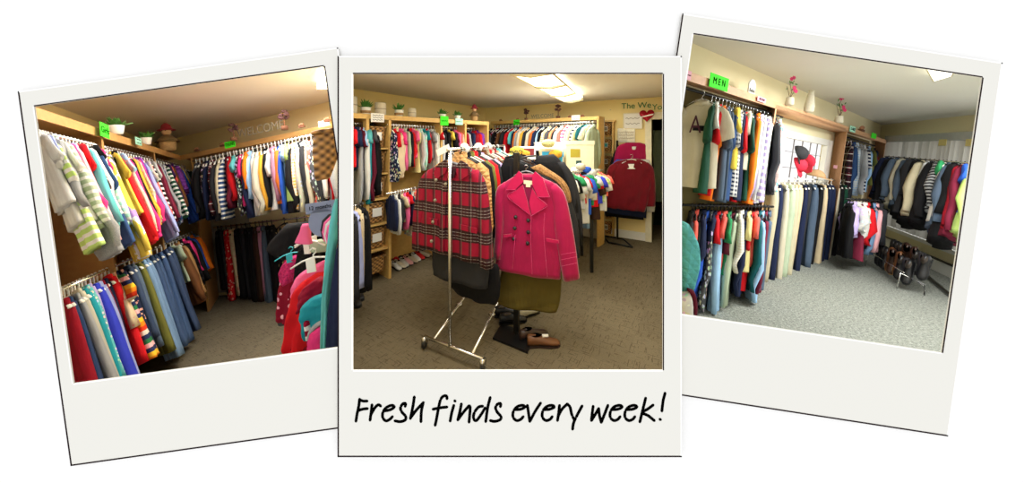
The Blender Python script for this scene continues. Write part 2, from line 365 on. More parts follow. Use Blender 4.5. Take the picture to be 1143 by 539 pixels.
# caption: brush pen strokes traced letter by letter (pixels of two enlarged strips)
def za(p): return (390 + p[0] / 6.35, 430 + p[1] / 6.35)
def zb(p): return (565 + p[0] / 6.178, 430 + p[1] / 6.178)
STROKES = [
 ('letter', za, [[(72, 98), (66, 150), (55, 200), (46, 255)], [(72, 103), (98, 112), (126, 112)], [(58, 182), (90, 170), (128, 165)]]),
 ('letter', za, [[(160, 138), (154, 190), (146, 248)], [(152, 208), (180, 160), (205, 138), (222, 148)]]),
 ('letter', za, [[(245, 182), (285, 175), (318, 155), (300, 142), (262, 158), (238, 190), (236, 228), (258, 252), (285, 242), (305, 222)]]),
 ('letter', za, [[(395, 150), (398, 130), (378, 132), (362, 160), (372, 190), (398, 220), (395, 246), (360, 258), (322, 252)]]),
 ('letter', za, [[(460, 82), (450, 150), (432, 236)], [(434, 230), (475, 175), (525, 122)], [(523, 124), (510, 185), (507, 258)]]),
 ('letter', za, [[(692, 96), (688, 76), (665, 78), (645, 105), (630, 170), (618, 235), (608, 284)], [(592, 170), (640, 160), (692, 154)]]),
 ('letter', za, [[(740, 142), (724, 200), (714, 254)], [(746, 110), (750, 113)]]),
 ('letter', za, [[(794, 132), (782, 190), (768, 246)], [(770, 244), (805, 195), (848, 145)], [(848, 145), (856, 160), (848, 262)]]),
 ('letter', za, [[(945, 148), (915, 155), (885, 195), (880, 235), (900, 250), (935, 205), (962, 160)], [(998, 86), (980, 160), (966, 258)]]),
 ('letter', za, [[(1070, 152), (1072, 130), (1050, 134), (1036, 160), (1048, 190), (1074, 222), (1068, 244), (1030, 256), (998, 250)]]),
 ('letter', zb, [[(60, 168), (100, 165), (130, 150), (112, 138), (76, 148), (50, 180), (48, 220), (72, 243), (100, 235), (118, 216)]]),
 ('letter', zb, [[(146, 138), (154, 190), (163, 250)], [(165, 246), (200, 180), (238, 122)]]),
 ('letter', zb, [[(262, 168), (300, 165), (332, 150), (314, 138), (278, 148), (252, 180), (250, 220), (274, 243), (302, 235), (318, 216)]]),
 ('letter', zb, [[(368, 138), (362, 190), (354, 243)], [(358, 215), (385, 165), (420, 130)]]),
 ('letter', zb, [[(420, 128), (440, 150), (452, 200), (470, 238)], [(524, 142), (490, 205), (465, 260), (458, 303)]]),
 ('letter', zb, [[(600, 144), (594, 190), (588, 243)], [(588, 243), (612, 205), (638, 160)], [(638, 160), (644, 210), (656, 256)], [(656, 256), (680, 195), (702, 138)]]),
 ('letter', zb, [[(730, 168), (770, 165), (800, 150), (782, 138), (746, 148), (720, 180), (718, 220), (742, 243), (770, 235), (786, 216)]]),
 ('letter', zb, [[(832, 168), (872, 165), (902, 150), (884, 138), (848, 148), (822, 180), (820, 220), (844, 243), (872, 235), (888, 216)]]),
 ('letter', zb, [[(962, 88), (942, 170), (922, 253)], [(1014, 136), (975, 165), (938, 188), (980, 210), (1022, 244)]]),
 ('letter', zb, [[(1096, 54), (1082, 110), (1074, 178)], [(1060, 234), (1065, 237)]])]
def smooth(pts, k=5):
    if len(pts) < 3: return [np.array(p, float) for p in pts]
    P = [np.array(p, float) for p in pts]; P = [2 * P[0] - P[1]] + P + [2 * P[-1] - P[-2]]; out = []
    for i in range(1, len(P) - 2):
        for j in range(k):
            t = j / k; a, b, c, d = P[i - 1:i + 3]
            out.append(.5 * (2 * b + (c - a) * t + (2 * a - 5 * b + 4 * c - d) * t * t + (3 * b - a - 3 * c + d) * t ** 3))
    return out + [P[-2]]
root = CARDS[1]['root']; o0 = CARDS[1]['o0']
for nm, z, sts in STROKES:
    mb = MB()
    for st in sts:
        pts = smooth([z(p) for p in st]); r = 1.62 / F
        pts = [wp(p, .9955) - o0 for p in pts]; d0 = pts[0] - pts[1]; d0 /= np.linalg.norm(d0); d1 = pts[-1] - pts[-2]; d1 /= np.linalg.norm(d1)
        pts = [pts[0] + d0 * r * .8] + pts + [pts[-1] + d1 * r * .8]
        mb.tube(pts, [r * .45] + [r] * (len(pts) - 2) + [r * .45], 8, .16 if False else 1.0)
    for i, v in enumerate(mb.v): mb.v[i] = (v[0], (v[1] - (.9955 - o0[1])) * .12 + (.9955 - o0[1]), v[2])
    mb.build('caption_letter', INK, root)
# white ground with an opening behind each print
import bmesh
bm = bmesh.new()
def loop(pts):
    vs = [bm.verts.new(tuple(p)) for p in pts]; return [bm.edges.new((vs[i], vs[(i + 1) % len(vs)])) for i in range(len(vs))]
ed = loop([(-4, 1.012, 3.2), (4, 1.012, 3.2), (4, 1.012, -4), (-4, 1.012, -4)])
h1 = grow([(38.2, 118.8), (361.6, 74), (380, 210), (380, 387), (82, 428)], 2.5); h3 = grow([(774, 38.2), (1096.5, 86.5), (1051.3, 393.6), (757, 350), (757, 160)], 2.5)
for h in (h1, grow(CARDS[1]['inn'], 2.5), h3): ed += loop([wp(p, 1.012) for p in h])
bmesh.ops.triangle_fill(bm, edges=ed, use_beauty=True)
me = bpy.data.meshes.new('wall_front'); bm.to_mesh(me); bm.free(); me.materials.append(GROUND)
o = bpy.data.objects.new('wall_front', me); C.objects.link(o); o['kind'] = 'structure'
for nm, k in (('wall_between_left', 385.5), ('wall_between_right', 751.5)):
    kk = (k - PX) / F; mb = MB(); mb.slab([(kk * 1.02, 1.02, -7), (kk * 9.5, 9.5, -7), (kk * 9.5, 9.5, 6), (kk * 1.02, 1.02, 6)], (.006, 0, 0))
    struct(mb, nm, WALLM['left'], WORLD)
LPX, RPX = 385.0, 752.2

# ------------------------------------------------------------------ room shells
def vwall(room, name, mat, quad, out):
    struct(MB().slab(quad, np.array(out) * .06), name, mat, room)
def poly(room, name, mat, pts, z, dz): struct(MB().slab([(p[0], p[1], z) for p in pts], (0, 0, dz)), name, mat, room)
Z1, Z2, Z3 = 2.56, 2.55, 2.40
def shell_left():
    R = R1; c = R.atz((174, 159.6), Z1); c0 = np.array([c[0], c[1], 0])
    t = (c[1] - 1.1) / R.a[1]; w0 = c0 - R.a * t
    e1 = R.onplane((LPX, 310), c, R.b); e2 = R.onplane((LPX, 120), c, R.b)
    k = (e1 - e2) / (e1[2] - e2[2]); eb, et = e2 + k * (0 - e2[2]), e2 + k * (Z1 - e2[2])
    vwall(R, 'wall_left', WALLM['left'], [w0, c0, c0 + [0, 0, Z1], w0 + [0, 0, Z1]], (-.8, .6, 0))
    vwall(R, 'wall_back', WALLM['left'], [c0, eb, et, c0 + [0, 0, Z1]], (.2, .97, 0))
    n1 = R.atz((LPX, 900), 0); n1 = n1 if n1[1] < 1.4 else R.atz((LPX, 700), 0)
    f1 = eb + (n1 - eb) * ((eb[1] - 1.1) / (eb[1] - n1[1]))
    poly(R, 'floor', CARP['left'], [w0, f1, eb, c0], 0, -.05)
    q = R.atz((LPX, -300), Z1); f2 = et + (q - et) * ((et[1] - 1.1) / (et[1] - q[1]))
    poly(R, 'ceiling', CEIL['left'], [w0, c0, et, f2], Z1, .05)
    return c0, w0, eb, et
def shell_right():
    R = R3; c = R.atz((984.3, 139.6), Z3); c0 = np.array([c[0], c[1], 0])
    def part(P, dr, z):
        a, b = R.onplane((RPX, 60), P, dr), R.onplane((RPX, 500), P, dr); k = (b - a) / (b[2] - a[2]); return a + k * (z - a[2])
    a0, a1 = part(c, R.a, 0), part(c, R.a, Z3)
    a0 = a0 if a0[1] > 1.05 else c0 - R.a * ((c[1] - 1.1) / R.a[1]); a1 = a1 if a1[1] > 1.05 else a0 + [0, 0, Z3]
    w0 = c0 - R.b * ((c[1] - 1.1) / R.b[1])
    f = R.atz((RPX, 900), 0); f1 = a0 + (f - a0) * ((a0[1] - 1.1) / (a0[1] - f[1]))
    q = R.atz((RPX, -300), Z3); f2 = a1 + (q - a1) * ((a1[1] - 1.1) / (a1[1] - q[1]))
    struct(MB().slab([a0, a0 + [0, 0, Z3], a1], (-.03, .05, 0)), 'wall_left_end', WALLM['right'], R)
    poly(R, 'floor', CARP['right'], [f1, w0, c0, a0], 0, -.05)
    poly(R, 'ceiling', CEIL['right'], [f2, a1, c0, w0], Z3, .05)
    return c0, w0, a0, a1
def shell_middle():
    R = R2; c = R.atz((541.5, 120.5), Z2); c0 = np.array([c[0], c[1], 0])
    def part(x, P, dr, z):
        a, b = R.onplane((x, 100), P, dr), R.onplane((x, 300), P, dr); k = (b - a) / (b[2] - a[2]); return a + k * (z - a[2])
    a0, a1 = part(LPX, c, R.a, 0), part(LPX, c, R.a, Z2)
    d0, d1 = part(727, c, R.b, 0), part(727, c, R.b, Z2); dz = R.onplane((735, 133), c, R.b)[2]
    e0, e1 = part(RPX, c, R.b, 0), part(RPX, c, R.b, Z2)
    vwall(R, 'wall_left', WALLM['middle'], [a0, c0, c0 + [0, 0, Z2], a1], (-.8, .5, 0))
    vwall(R, 'wall_back', WALLM['middle'], [c0, d0, d1, c0 + [0, 0, Z2]], (.3, .9, 0))
    vwall(R, 'wall_above_door', WALLM['middle'], [np.array([d0[0], d0[1], dz]), np.array([e0[0], e0[1], dz]), e1, d1], (.3, .9, 0))
    g = np.array([.45, .9, 0]); far = 3.6
    eb = R.line_x(e0 + g * far - R.b * 0, e0 + g * far + R.b * 2, RPX)
    f1, f2 = R.atz((LPX, 700), 0), R.atz((RPX, 700), 0)
    h = d0 + g * far
    poly(R, 'floor', CARP['middle'], [f1 * [1.1 / f1[1], 1.1 / f1[1], 1], f2 * [1.1 / f2[1], 1.1 / f2[1], 1], np.array([eb[0], eb[1], 0]), h, d0, c0, a0], 0, -.05)
    q1, q2 = np.array([f1[0] / f1[1] * 1.1, 1.1, 0]), np.array([f2[0] / f2[1] * 1.1, 1.1, 0])
    poly(R, 'ceiling', CEIL['middle'], [q1, a1, c0, h, np.array([eb[0], eb[1], 0]), q2], Z2, .05)
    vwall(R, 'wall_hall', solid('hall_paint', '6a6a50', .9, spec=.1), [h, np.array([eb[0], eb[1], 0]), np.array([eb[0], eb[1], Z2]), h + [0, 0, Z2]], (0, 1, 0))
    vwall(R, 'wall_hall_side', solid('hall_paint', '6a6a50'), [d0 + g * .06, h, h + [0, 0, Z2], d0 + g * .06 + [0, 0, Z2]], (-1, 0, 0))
    return c0, a0, d0, e0, dz
c1, w1, eb1, et1 = shell_left()
c3, w3, a30, a31 = shell_right()
c2, a2, d2, e2, doorz = shell_middle()

# walls with openings, room on the right
def wall_hole(room, name, mat, P, dr, ln, z1, hole, out):
    P, dr = np.array(P, float), np.array(dr, float); s0, s1, h0, h1 = hole; mb = MB()
    for a, b, l, h in ((0, s0, 0, z1), (s1, ln, 0, z1), (s0, s1, 0, h0), (s0, s1, h1, z1)):
        if b > a + .001 and h > l + .001: mb.slab([P + dr * a + [0, 0, l], P + dr * b + [0, 0, l], P + dr * b + [0, 0, h], P + dr * a + [0, 0, h]], np.array(out) * .06)
    struct(mb, name, mat, room)
def sz(room, p, P, dr):                      # distance along dr and height of the point of that wall seen at p
    v = room.onplane(p, P, dr); return float((v - P)[:2].dot(np.array(dr)[:2])), float(v[2])

# ------------------------------------------------------------------ garments
def ring(cx, hw, t, z, seg, k, ph, amp, cy=0.0, skew=0.0):
    out = []
    for j in range(seg):
        a = 2 * math.pi * j / seg; x = hw * math.cos(a); y = t * math.copysign(abs(math.sin(a)) ** .8, math.sin(a))
        y += amp * math.sin(k * x / max(hw, .02) + ph) * (1 if math.sin(a) > 0 else .8)
        out.append((cx + x, cy + y, z + skew * math.cos(a)))
    return out
def body(rows, seed, seg=24, amp=.02, k=9):
    r = random.Random(seed); ph = r.uniform(0, 6); mb = MB(); n = len(rows); R = []
    for i, (z, hw, t) in enumerate(rows):
        g = max(0, (i - 2) / n); R.append(ring(r.uniform(-.004, .004), hw, t, z, seg, k, ph + z * 1.5, amp * g, r.uniform(-.004, .004) * g, r.uniform(-.008, .008) if i == n - 1 else 0))
    return mb.rings(R)
def sleeve(side, pts, seed):
    r = random.Random(seed); P, W, T = [], [], []
    mb = MB(); R = []
    for i, (x, z, w_, t) in enumerate(pts):
        a = pts[max(i - 1, 0)]; b = pts[min(i + 1, len(pts) - 1)]; d = np.array([b[0] - a[0], b[1] - a[1]]); d /= np.linalg.norm(d); nx, nz = -d[1], d[0]
        rr = []
        yo = r.uniform(-.008, .008) * i
        for j in range(12):
            an = 2 * math.pi * j / 12; u = w_ * math.cos(an) * (1 + .12 * math.sin(3 * an + i)); v = t * math.sin(an) * (1 + .2 * math.sin(i * 1.7 + 2 * an))
            rr.append((side * (x + nx * u), v + yo, z + nz * u))
        R.append(rr)
    return mb.rings(R)
TPL = {}
def tpl(kind, pat, v):
    """meshes of one kind of garment: list of (part name, mesh), nominal length in metres below the rail"""
    key = (kind, pat, v)
    if key in TPL: return TPL[key]
    r = random.Random(hash(kind) % 1000 if False else sum(map(ord, kind)) + v * 17); sd = r.randint(0, 9999); m = fabric(pat); P = []
    def add(n, mb, mat=None): P.append((n, mb.mesh(n, mat or m)))
    if kind in ('tee', 'sweater', 'shirt', 'jacket', 'coat', 'puffer', 'tank', 'dress', 'hoodie'):
        t = {'jacket': 1.7, 'coat': 1.7, 'puffer': 2.1, 'sweater': 1.3, 'hoodie': 1.5}.get(kind, 1.0); L = {'dress': .95, 'coat': .95, 'tank': .62}.get(kind, .72)
        sh = .12 if kind == 'tank' else .205
        rows = [(-.062, .06, .012), (-.075, .085, .022 * t), (-.10, min(sh, .15), .026 * t), (-.135, sh, .032 * t), (-.17, sh + .004, .036 * t), (-.26, .205, .04 * t), (-.36, .20, .042 * t), (-.48, .205, .046 * t), (-.6, .21, .05 * t), (-L + .02, .215 if kind != 'dress' else .29, .052 * t), (-L, .215 if kind != 'dress' else .3, .05 * t)]
        if kind == 'dress': rows[-3] = (-.62, .24, .05)
        add('body', body(rows, sd, 26, .028, 8))
        for s in (-1, 1):
            if kind == 'tank': break
            if kind in ('tee', 'dress'): pts = [(.17, -.13, .05, .03 * t), (.215, -.18, .075, .034 * t), (.25, -.26, .085, .036 * t), (.275, -.35, .088, .032 * t)]
            else: pts = [(.165, -.13, .045, .03 * t), (.21, -.18, .072, .036 * t), (.24, -.3, .066, .038 * t), (.255 + r.uniform(0, .02), -.45, .056, .034 * t), (.262 + r.uniform(-.02, .02), -.6, .048, .03 * t), (.255, -.70, .042, .026 * t)]
            add('sleeve', sleeve(s, pts, sd + s))
        cb = MB(); hgt = {'hoodie': .05, 'shirt': .03, 'jacket': .035, 'coat': .04, 'puffer': .05}.get(kind, .012)
        cb.rings([[(rr * math.cos(a), rr * .5 * math.sin(a), z + .012 * math.sin(a)) for a in [2 * math.pi * j / 14 for j in range(14)]] for rr, z in ((.085, -.085), (.078, -.07), (.07, -.085 + .02 + hgt), (.06, -.085 + .015 + hgt), (.06, -.09))])
        add('hood' if kind == 'hoodie' else 'collar', cb)
        if kind in ('jacket', 'coat', 'shirt', 'puffer'):
            pb = MB(); pb.slab([(-.012, -.03 * t - .014, -.1), (.012, -.03 * t - .014, -.1), (.014, -.05 * t - .022, -L + .04), (-.01, -.05 * t - .022, -L + .04)], (0, .02, 0)); add('placket', pb)
    elif kind in ('trousers', 'jeans', 'leggings'):
        L = 1.05; add('waistband', body([(-.05, .15, .02), (-.055, .155, .03), (-.09, .16, .034), (-.1, .158, .03)], sd, 22, .01))
        for s in (-1, 1):
            c = s * .05; rows = [(-.085, .10, .03), (-.2, .105, .042), (-.35, .095, .045), (-.55, .085, .042), (-.75, .08, .04), (-.95, .08, .038), (-L, .082, .036)]
            mb = MB(); R = []; ph = r.uniform(0, 6)
            for i, (z, hw, t) in enumerate(rows): R.append(ring(c * (1 + .35 * i / 6), hw, t, z, 20, 6, ph + z * 3, .008 * i / 3, s * .012))
            add('leg', mb.rings(R))
    elif kind == 'skirt':
        add('skirt_panel', body([(-.05, .14, .02), (-.09, .16, .03), (-.2, .19, .04), (-.35, .22, .05), (-.5, .24, .055), (-.62, .25, .06)], sd, 28, .035, 12)); add('waistband', body([(-.045, .142, .024), (-.05, .148, .03), (-.085, .155, .034), (-.09, .15, .03)], sd + 1, 22, .0))
    TPL[key] = P; return P
NOM = {'dress': .95, 'coat': .95, 'tank': .62, 'trousers': 1.05, 'jeans': 1.05, 'leggings': 1.05, 'skirt': .62}
HANG = {}
def hanger_mesh(matk):
    if matk in HANG: return HANG[matk]
    mb = MB(); mat, r = {'white': (WHITE, .0055), 'black': (BLACK, .0055), 'wire': (CHROME, .003)}[matk]
    pts = [(.0, 0, -.045), (.0, 0, -.03), (.018, 0, -.012), (.022, 0, .006), (.012, 0, .022), (-.006, 0, .024), (-.019, 0, .012)]
    mb.tube([(x, y, z) for x, y, z in pts], r, 6)
    mb.tube([(-.19, 0, -.115), (-.1, 0, -.075), (0, 0, -.045), (.1, 0, -.075), (.19, 0, -.115)], r * 1.6, 6, .6)
    if matk != 'black': mb.tube([(-.19, 0, -.115), (.19, 0, -.115)], r, 6)
    me = mb.mesh('clothes_hanger', mat); HANG[matk] = me; return me
PROTO = {}
LABELS = set()
def say(lab):
    ws = lab.split()
    if len(ws) > 16: lab = ' '.join(ws[:16])
    n, base = 2, lab
    for e in ('', ' nearer one', ' farther one', ' second nearest', ' third nearest', ' halfway along', ' near its far end'):
        l2 = ' '.join(base.split()[:16 - len(e.split())]) + e
        if l2 not in LABELS: LABELS.add(l2); return l2
    return base
NAME = {'tee': 't_shirt', 'sweater': 'sweater', 'shirt': 'shirt', 'jacket': 'jacket', 'coat': 'coat', 'puffer': 'puffer_jacket', 'tank': 'tank_top', 'dress': 'dress', 'hoodie': 'hoodie', 'trousers': 'trousers', 'jeans': 'jeans', 'leggings': 'leggings', 'skirt': 'skirt'}
CATN = {'tee': 't-shirt', 'tank': 'tank top', 'puffer': 'jacket'}
def garment(room, P, wdir, kind, color, pat, L, ws=1.0, ts=1.0, tilt=0.0, label=None, group=None, hanger='white', hgroup=None, hlabel=None, v=None, hd=None, lean=0.0):
    v = rng.randint(0, 2) if v is None else v; parts = tpl(kind, pat, v)
    Mx = room.M @ Matrix.Translation([float(x) for x in P]) @ Matrix.Rotation(yaw_of(wdir), 4, 'Z') @ Matrix.Rotation(tilt, 4, 'Y') @ Matrix.Rotation(lean, 4, 'X')
    e = bpy.data.objects.new(NAME[kind], None); e.empty_display_size = .05; C.objects.link(e)
    e.matrix_world = Mx @ Matrix.Diagonal((ws, ts, L / NOM.get(kind, .72), 1)); tag(e, label, CATN.get(kind, kind), group)
    col = lin(PAL[color]); k = rng.uniform(.88, 1.12); col = tuple(min(.9, c * k) for c in col)
    for n, me in parts:
        ck = (kind, pat, v, n, me.name)
        if ck in PROTO: o = PROTO[ck].copy()
        else: o = bpy.data.objects.new(n, me); PROTO[ck] = o
        C.objects.link(o); o.parent = e; o.color = (*col, 1)
    if hanger:
        ck = ('h', hanger)
        if ck in PROTO: h = PROTO[ck].copy()
        else: h = bpy.data.objects.new('clothes_hanger', hanger_mesh(hanger)); PROTO[ck] = h
        C.objects.link(h); h.matrix_world = Mx @ Matrix.Diagonal((min(ws, 1.0), 1, 1, 1)); tag(h, say('%s hanger holding %s' % ({'white': 'white plastic', 'black': 'black plastic', 'wire': 'wire'}[hanger], hd)) if hd else hlabel, 'hanger', hgroup)
    return e
def rack(room, p0, p1, z, items, phrase, wdir, ws=1.0, ts=1.0, tilt=0.0, hanger='white', rail='steel', z1=None, L0=.72, jit=.06, edge=0.0, lean=0.0):
    """items hang from a rail seen from p0 to p1 at height z; item: (column, colour, pattern, kind, hem row)"""
    P0, P1 = room.atz(p0, z), room.atz(p1, z if z1 is None else z1)
    mats = {'steel': CHROME, 'black': BMETAL, 'white': WHITE}
    dd = (P1 - P0) / np.linalg.norm(P1 - P0); mb = MB(); mb.tube([P0 - P0 - dd * .03, P1 - P0 + dd * .03], .012, 10)
    solo(mb, 'garment_rail', mats[rail], room, P0, 0, '%s garment rail, the %s' % (rail, phrase), 'rail', 'garment rails')
    n = len(items)
    for i, it in enumerate(items):
        x, colr, pat, kind, hem = it; pat = pat or ''
        P = room.line_x(P0, P1, x) + [0, 0, -.008]
        L = room.drop(P, hem) if hem else {'trousers': 1.05, 'jeans': 1.05}.get(kind, L0) * rng.uniform(.92, 1.08)
        kw = {'puffer': 'jacket'}.get(kind, kind); kw = 'padded jacket' if kind == 'puffer' and not pat else kw
        a = items[i - 1][1] if i else None; b = items[i + 1][1] if i + 1 < n else None
        mid = ('between %s and %s ones' % (a, b)) if a and b else ('outermost, beside %s one' % (a or b))
        lab = say(' '.join(('%s %s %s %s, %s' % (colr, pat, kw, mid, phrase)).split()))
        sight = P[:2] / np.linalg.norm(P[:2]); wv = np.array(wdir[:2]) / np.linalg.norm(wdir[:2])
        if sight.dot(wv) < 0: sight = -sight
        wv = wv * (1 - edge) + sight * edge; ang = yaw_of(wv) + rng.uniform(-jit, jit); wd = (math.cos(ang), math.sin(ang))
        garment(room, P, wd, kind, colr, pat, L, ws * rng.uniform(.93, 1.07), ts * rng.uniform(.85, 1.15), tilt + rng.uniform(-.02, .02), lab, 'clothes on the ' + phrase, hanger, 'hangers on the ' + phrase, None, hd=' '.join(('%s %s %s beside %s, %s' % (colr, pat, kw, b or a, phrase)).split()), lean=lean + rng.uniform(-.03, .03))
    return P0, P1
def IT(s):
    out = []
    for ln in s.strip().split(';'):
        q = [t.strip() for t in ln.split(',')]
        if len(q) < 4: continue
        out.append((float(q[0]), q[1], q[2], q[3], float(q[4]) if len(q) > 4 and q[4] else None))
    return out
# ------------------------------------------------------------------ shelf units
def unit(room, P0, P1, into, zt, fh, div, wm, label, back=None, cat='shelf unit', zdiv=0.0, posts=(), group=None):
    """open wooden hanging unit: fascia from P0 to P1 (top edge at zt), shelf reaching back by the vector into"""
    P0, P1, into = (np.array(v, float) for v in (P0, P1, into)); P0[2] = P1[2] = into[2] = 0
    e = empty('wooden_clothes_unit', room, P0, 0, (1, 1, 1), label, cat, group); Q = P1 - P0; up = lambda z: np.array([0, 0, z]); bh = into / np.linalg.norm(into)
    MB().slab([up(zt - fh), Q + up(zt - fh), Q + up(zt), up(zt)], bh * .02).build('fascia_board', wm, e, None, False)
    MB().slab([up(zt - .03) + bh * .02, Q + up(zt - .03) + bh * .02, Q + into + up(zt - .03), into + up(zt - .03)], (0, 0, .03)).build('shelf_board', wm, e, None, False)
    if back is not None: MB().slab([into * .97 + up(.05), Q + into * .97 + up(.05), Q + into * .97 + up(zt - .03), into * .97 + up(zt - .03)], bh * .012).build('back_panel', back, e, None, False)
    dr = Q / np.linalg.norm(Q)
    for s in div:
        c = dr * s; MB().slab([c + up(zdiv) + bh * .0, c + into * .96 + up(zdiv), c + into * .96 + up(zt - .03), c + up(zt - .03)], dr * .035).build('divider_board', wm, e, None, False)
    return e
def card(room, P, wdir, w_, h, mat, label, text=None, cat='sign', tilt=0.0, group=None, ink=None, size=None, name='paper_sign', normal=-.003):
    e = empty(name, room, P, yaw_of(wdir), (1, 1, 1), label, cat, group)
    m = MB(); m.box((0, 0, 0), (w_, .003, h)); o = m.build('card', mat, e, None, False); o.rotation_euler = (0, tilt, 0)
    if text:
        t = bpy.data.objects.new('lettering', text_mesh(text, size or h * .7, ink or INK, .0005)); C.objects.link(t); t.parent = e; t.location = (0, normal, 0); t.rotation_euler = (0, tilt, 0)
    return e
def scribble(e, w_, h, rows=2, mat=None, y=-.003):
    for r in range(rows):
        z = h * (.25 - .5 * r / max(1, rows - 1)) if rows > 1 else 0; n = 9
        MB().tube([(-w_ * .38 + w_ * .76 * i / n, y, z + h * .07 * math.sin(i * 2.3 + r)) for i in range(n + 1)], h * .025, 5).build('handwriting', mat or INK, e)
def plant(room, P, s, label, potmat=None, n=34, wrap=False, flower=False, group='potted plants on the shelf tops'):
    e = empty('potted_plant', room, P, 0, (s, s, s), label, 'plant', group); r = random.Random(int(abs(P[0]) * 977))
    MB().lathe([(.03, 0), (.045, .005), (.055, .07), (.058, .09), (.05, .09), (.045, .06)]).build('pot', potmat or WHITE, e)
    if wrap: MB().lathe([(.053, .02), (.056, .022), (.058, .05), (.054, .052)]).build('burlap_band', BURLAP, e)
    mb = MB()
    for i in range(n):
        a = r.uniform(0, 6.28); el = r.uniform(.3, 1.3); ln = r.uniform(.06, .13); d = np.array([math.cos(a) * math.cos(el), math.sin(a) * math.cos(el), math.sin(el)]); sd = np.cross(d, [0, 0, 1.]); sd /= np.linalg.norm(sd); b0 = np.array([0, 0, .07]); t = b0 + d * ln
        mid = b0 + d * ln * .6; up = np.cross(sd, d) * .008
        mb.slab([b0, mid + sd * .02, t, mid - sd * .02], up * .5); 
    mb.build('foliage', LEAF, e, None, False); return e
def topiary(room, P, s, label, group='dried topiaries on the back shelf'):
    e = empty('dried_topiary', room, P, 0, (s, s, s), label, 'decoration', group); r = random.Random(int(abs(P[0]) * 77))
    MB().lathe([(.028, 0), (.035, .0), (.04, .05), (.034, .052)]).build('pot', TWIG, e); MB().tube([(0, 0, .04), (.004, 0, .12), (0, 0, .16)], .008, 6).build('stem', TWIG, e)
    mb = MB()
    for i in range(14):
        a, b = r.uniform(0, 6.28), r.uniform(-1.2, 1.4); c = (math.cos(a) * math.cos(b) * .045, math.sin(a) * math.cos(b) * .045, .19 + .05 * math.sin(b)); mb.blob(c, (.022, .022, .02), 7, .3, r)
    mb.build('seed_ball', solid('dried_seed', '5a3a3a', .9, 0, .5, 50), e); return e
def ornament(room, P, s, yaw, label, group='little carved ornaments on the back shelf'):
    e = empty('carved_ornament', room, P, yaw, (s, s, s), label, 'ornament', group)
    MB().box((0, 0, .02), (.13, .04, .04)).build('base_block', TWIG, e, None, False)
    mb = MB(); [mb.blob((x, -.005, .055 + .012 * abs(math.sin(i * 2))), (.022, .018, .024), 8) for i, x in enumerate((-.045, -.01, .03))]
    mb.build('figures', solid('painted_figures', 'b07a5a', .8, 0, .5, 70), e); return e
def scarecrow(room, P, s, yaw, label):
    e = empty('scarecrow_doll', room, P, yaw, (s, s, s), label, 'doll'); RD = solid('doll_red_hat', '8c2030', .9); SK = solid('doll_face_cloth', 'caa27a', .9)
    MB().lathe([(.05, 0), (.07, .02), (.075, .1), (.05, .18), (.02, .2)]).build('burlap_body', BURLAP, e)
    MB().lathe([(.03, .19), (.085, .12), (.11, .11), (.06, .17), (.03, .2)], seg=18).build('raffia_collar', solid('raffia', '6c5636', .95, 0, .4, 60), e)
    MB().blob((0, 0, .24), (.045, .042, .048), 14).build('head', SK, e)
    MB().lathe([(.075, .255), (.085, .26), (.05, .28), (.04, .32), (.012, .35)], seg=16).build('hat', RD, e)
    for x in (-.016, .016): MB().blob((x, -.041, .25), (.005, .004, .005), 6).build('eye', INK, e)
    return e
def pot_lantern(room, P, s, label, group='speckled stone pots on the left shelf'):
    e = empty('stone_pot', room, P, 0, (s, s, s), label, 'pot', group)
    MB().lathe([(.07, 0), (.085, .005), (.088, .1), (.086, .2), (.08, .21), (.074, .2), (.07, .02)], seg=20).build('pot_wall', STONE, e); MB().lathe([(.089, .1), (.0905, .102), (.0905, .112), (.089, .114)], seg=20).build('carved_band', solid('grey_glaze', '9a937f', .8), e); return e
# generic lofted piece: outlines given as two pixel polylines on a vertical plane of the room
def loft(room, P, dr, Lp, Rp, th, root_loc, amp=.01, k=10, seg=28, ph=0.0, steps=4, bulge=None):
    A = [room.onplane(p, P, dr) for p in smooth(Lp, steps)]; B = [room.onplane(p, P, dr) for p in smooth(Rp, steps)]
    n = min(len(A), len(B)); mb = MB(); R = []; nn = np.array([-dr[1], dr[0], 0.]); nn /= np.linalg.norm(nn)
    for i in range(n):
        f = i / (n - 1); c = (A[i] + B[i]) / 2; h = (B[i] - A[i]) / 2; t = th[0] + (th[1] - th[0]) * min(1, f * 2.5) if isinstance(th, tuple) else th
        if i == 0: t *= .5
        rr = []
        for j in range(seg):
            a = 2 * math.pi * j / seg; ca, sa = math.cos(a), math.sin(a)
            off = t * math.copysign(abs(sa) ** .7, sa) + amp * f * math.sin(k * ca + ph + 2 * f) * (1 if sa < 0 else .5) + amp * .3 * math.sin(23 * f + 5 * ca + ph)
            rr.append(c + h * ca + nn * off - np.array(root_loc))
        R.append(rr)
    return mb.rings(R)

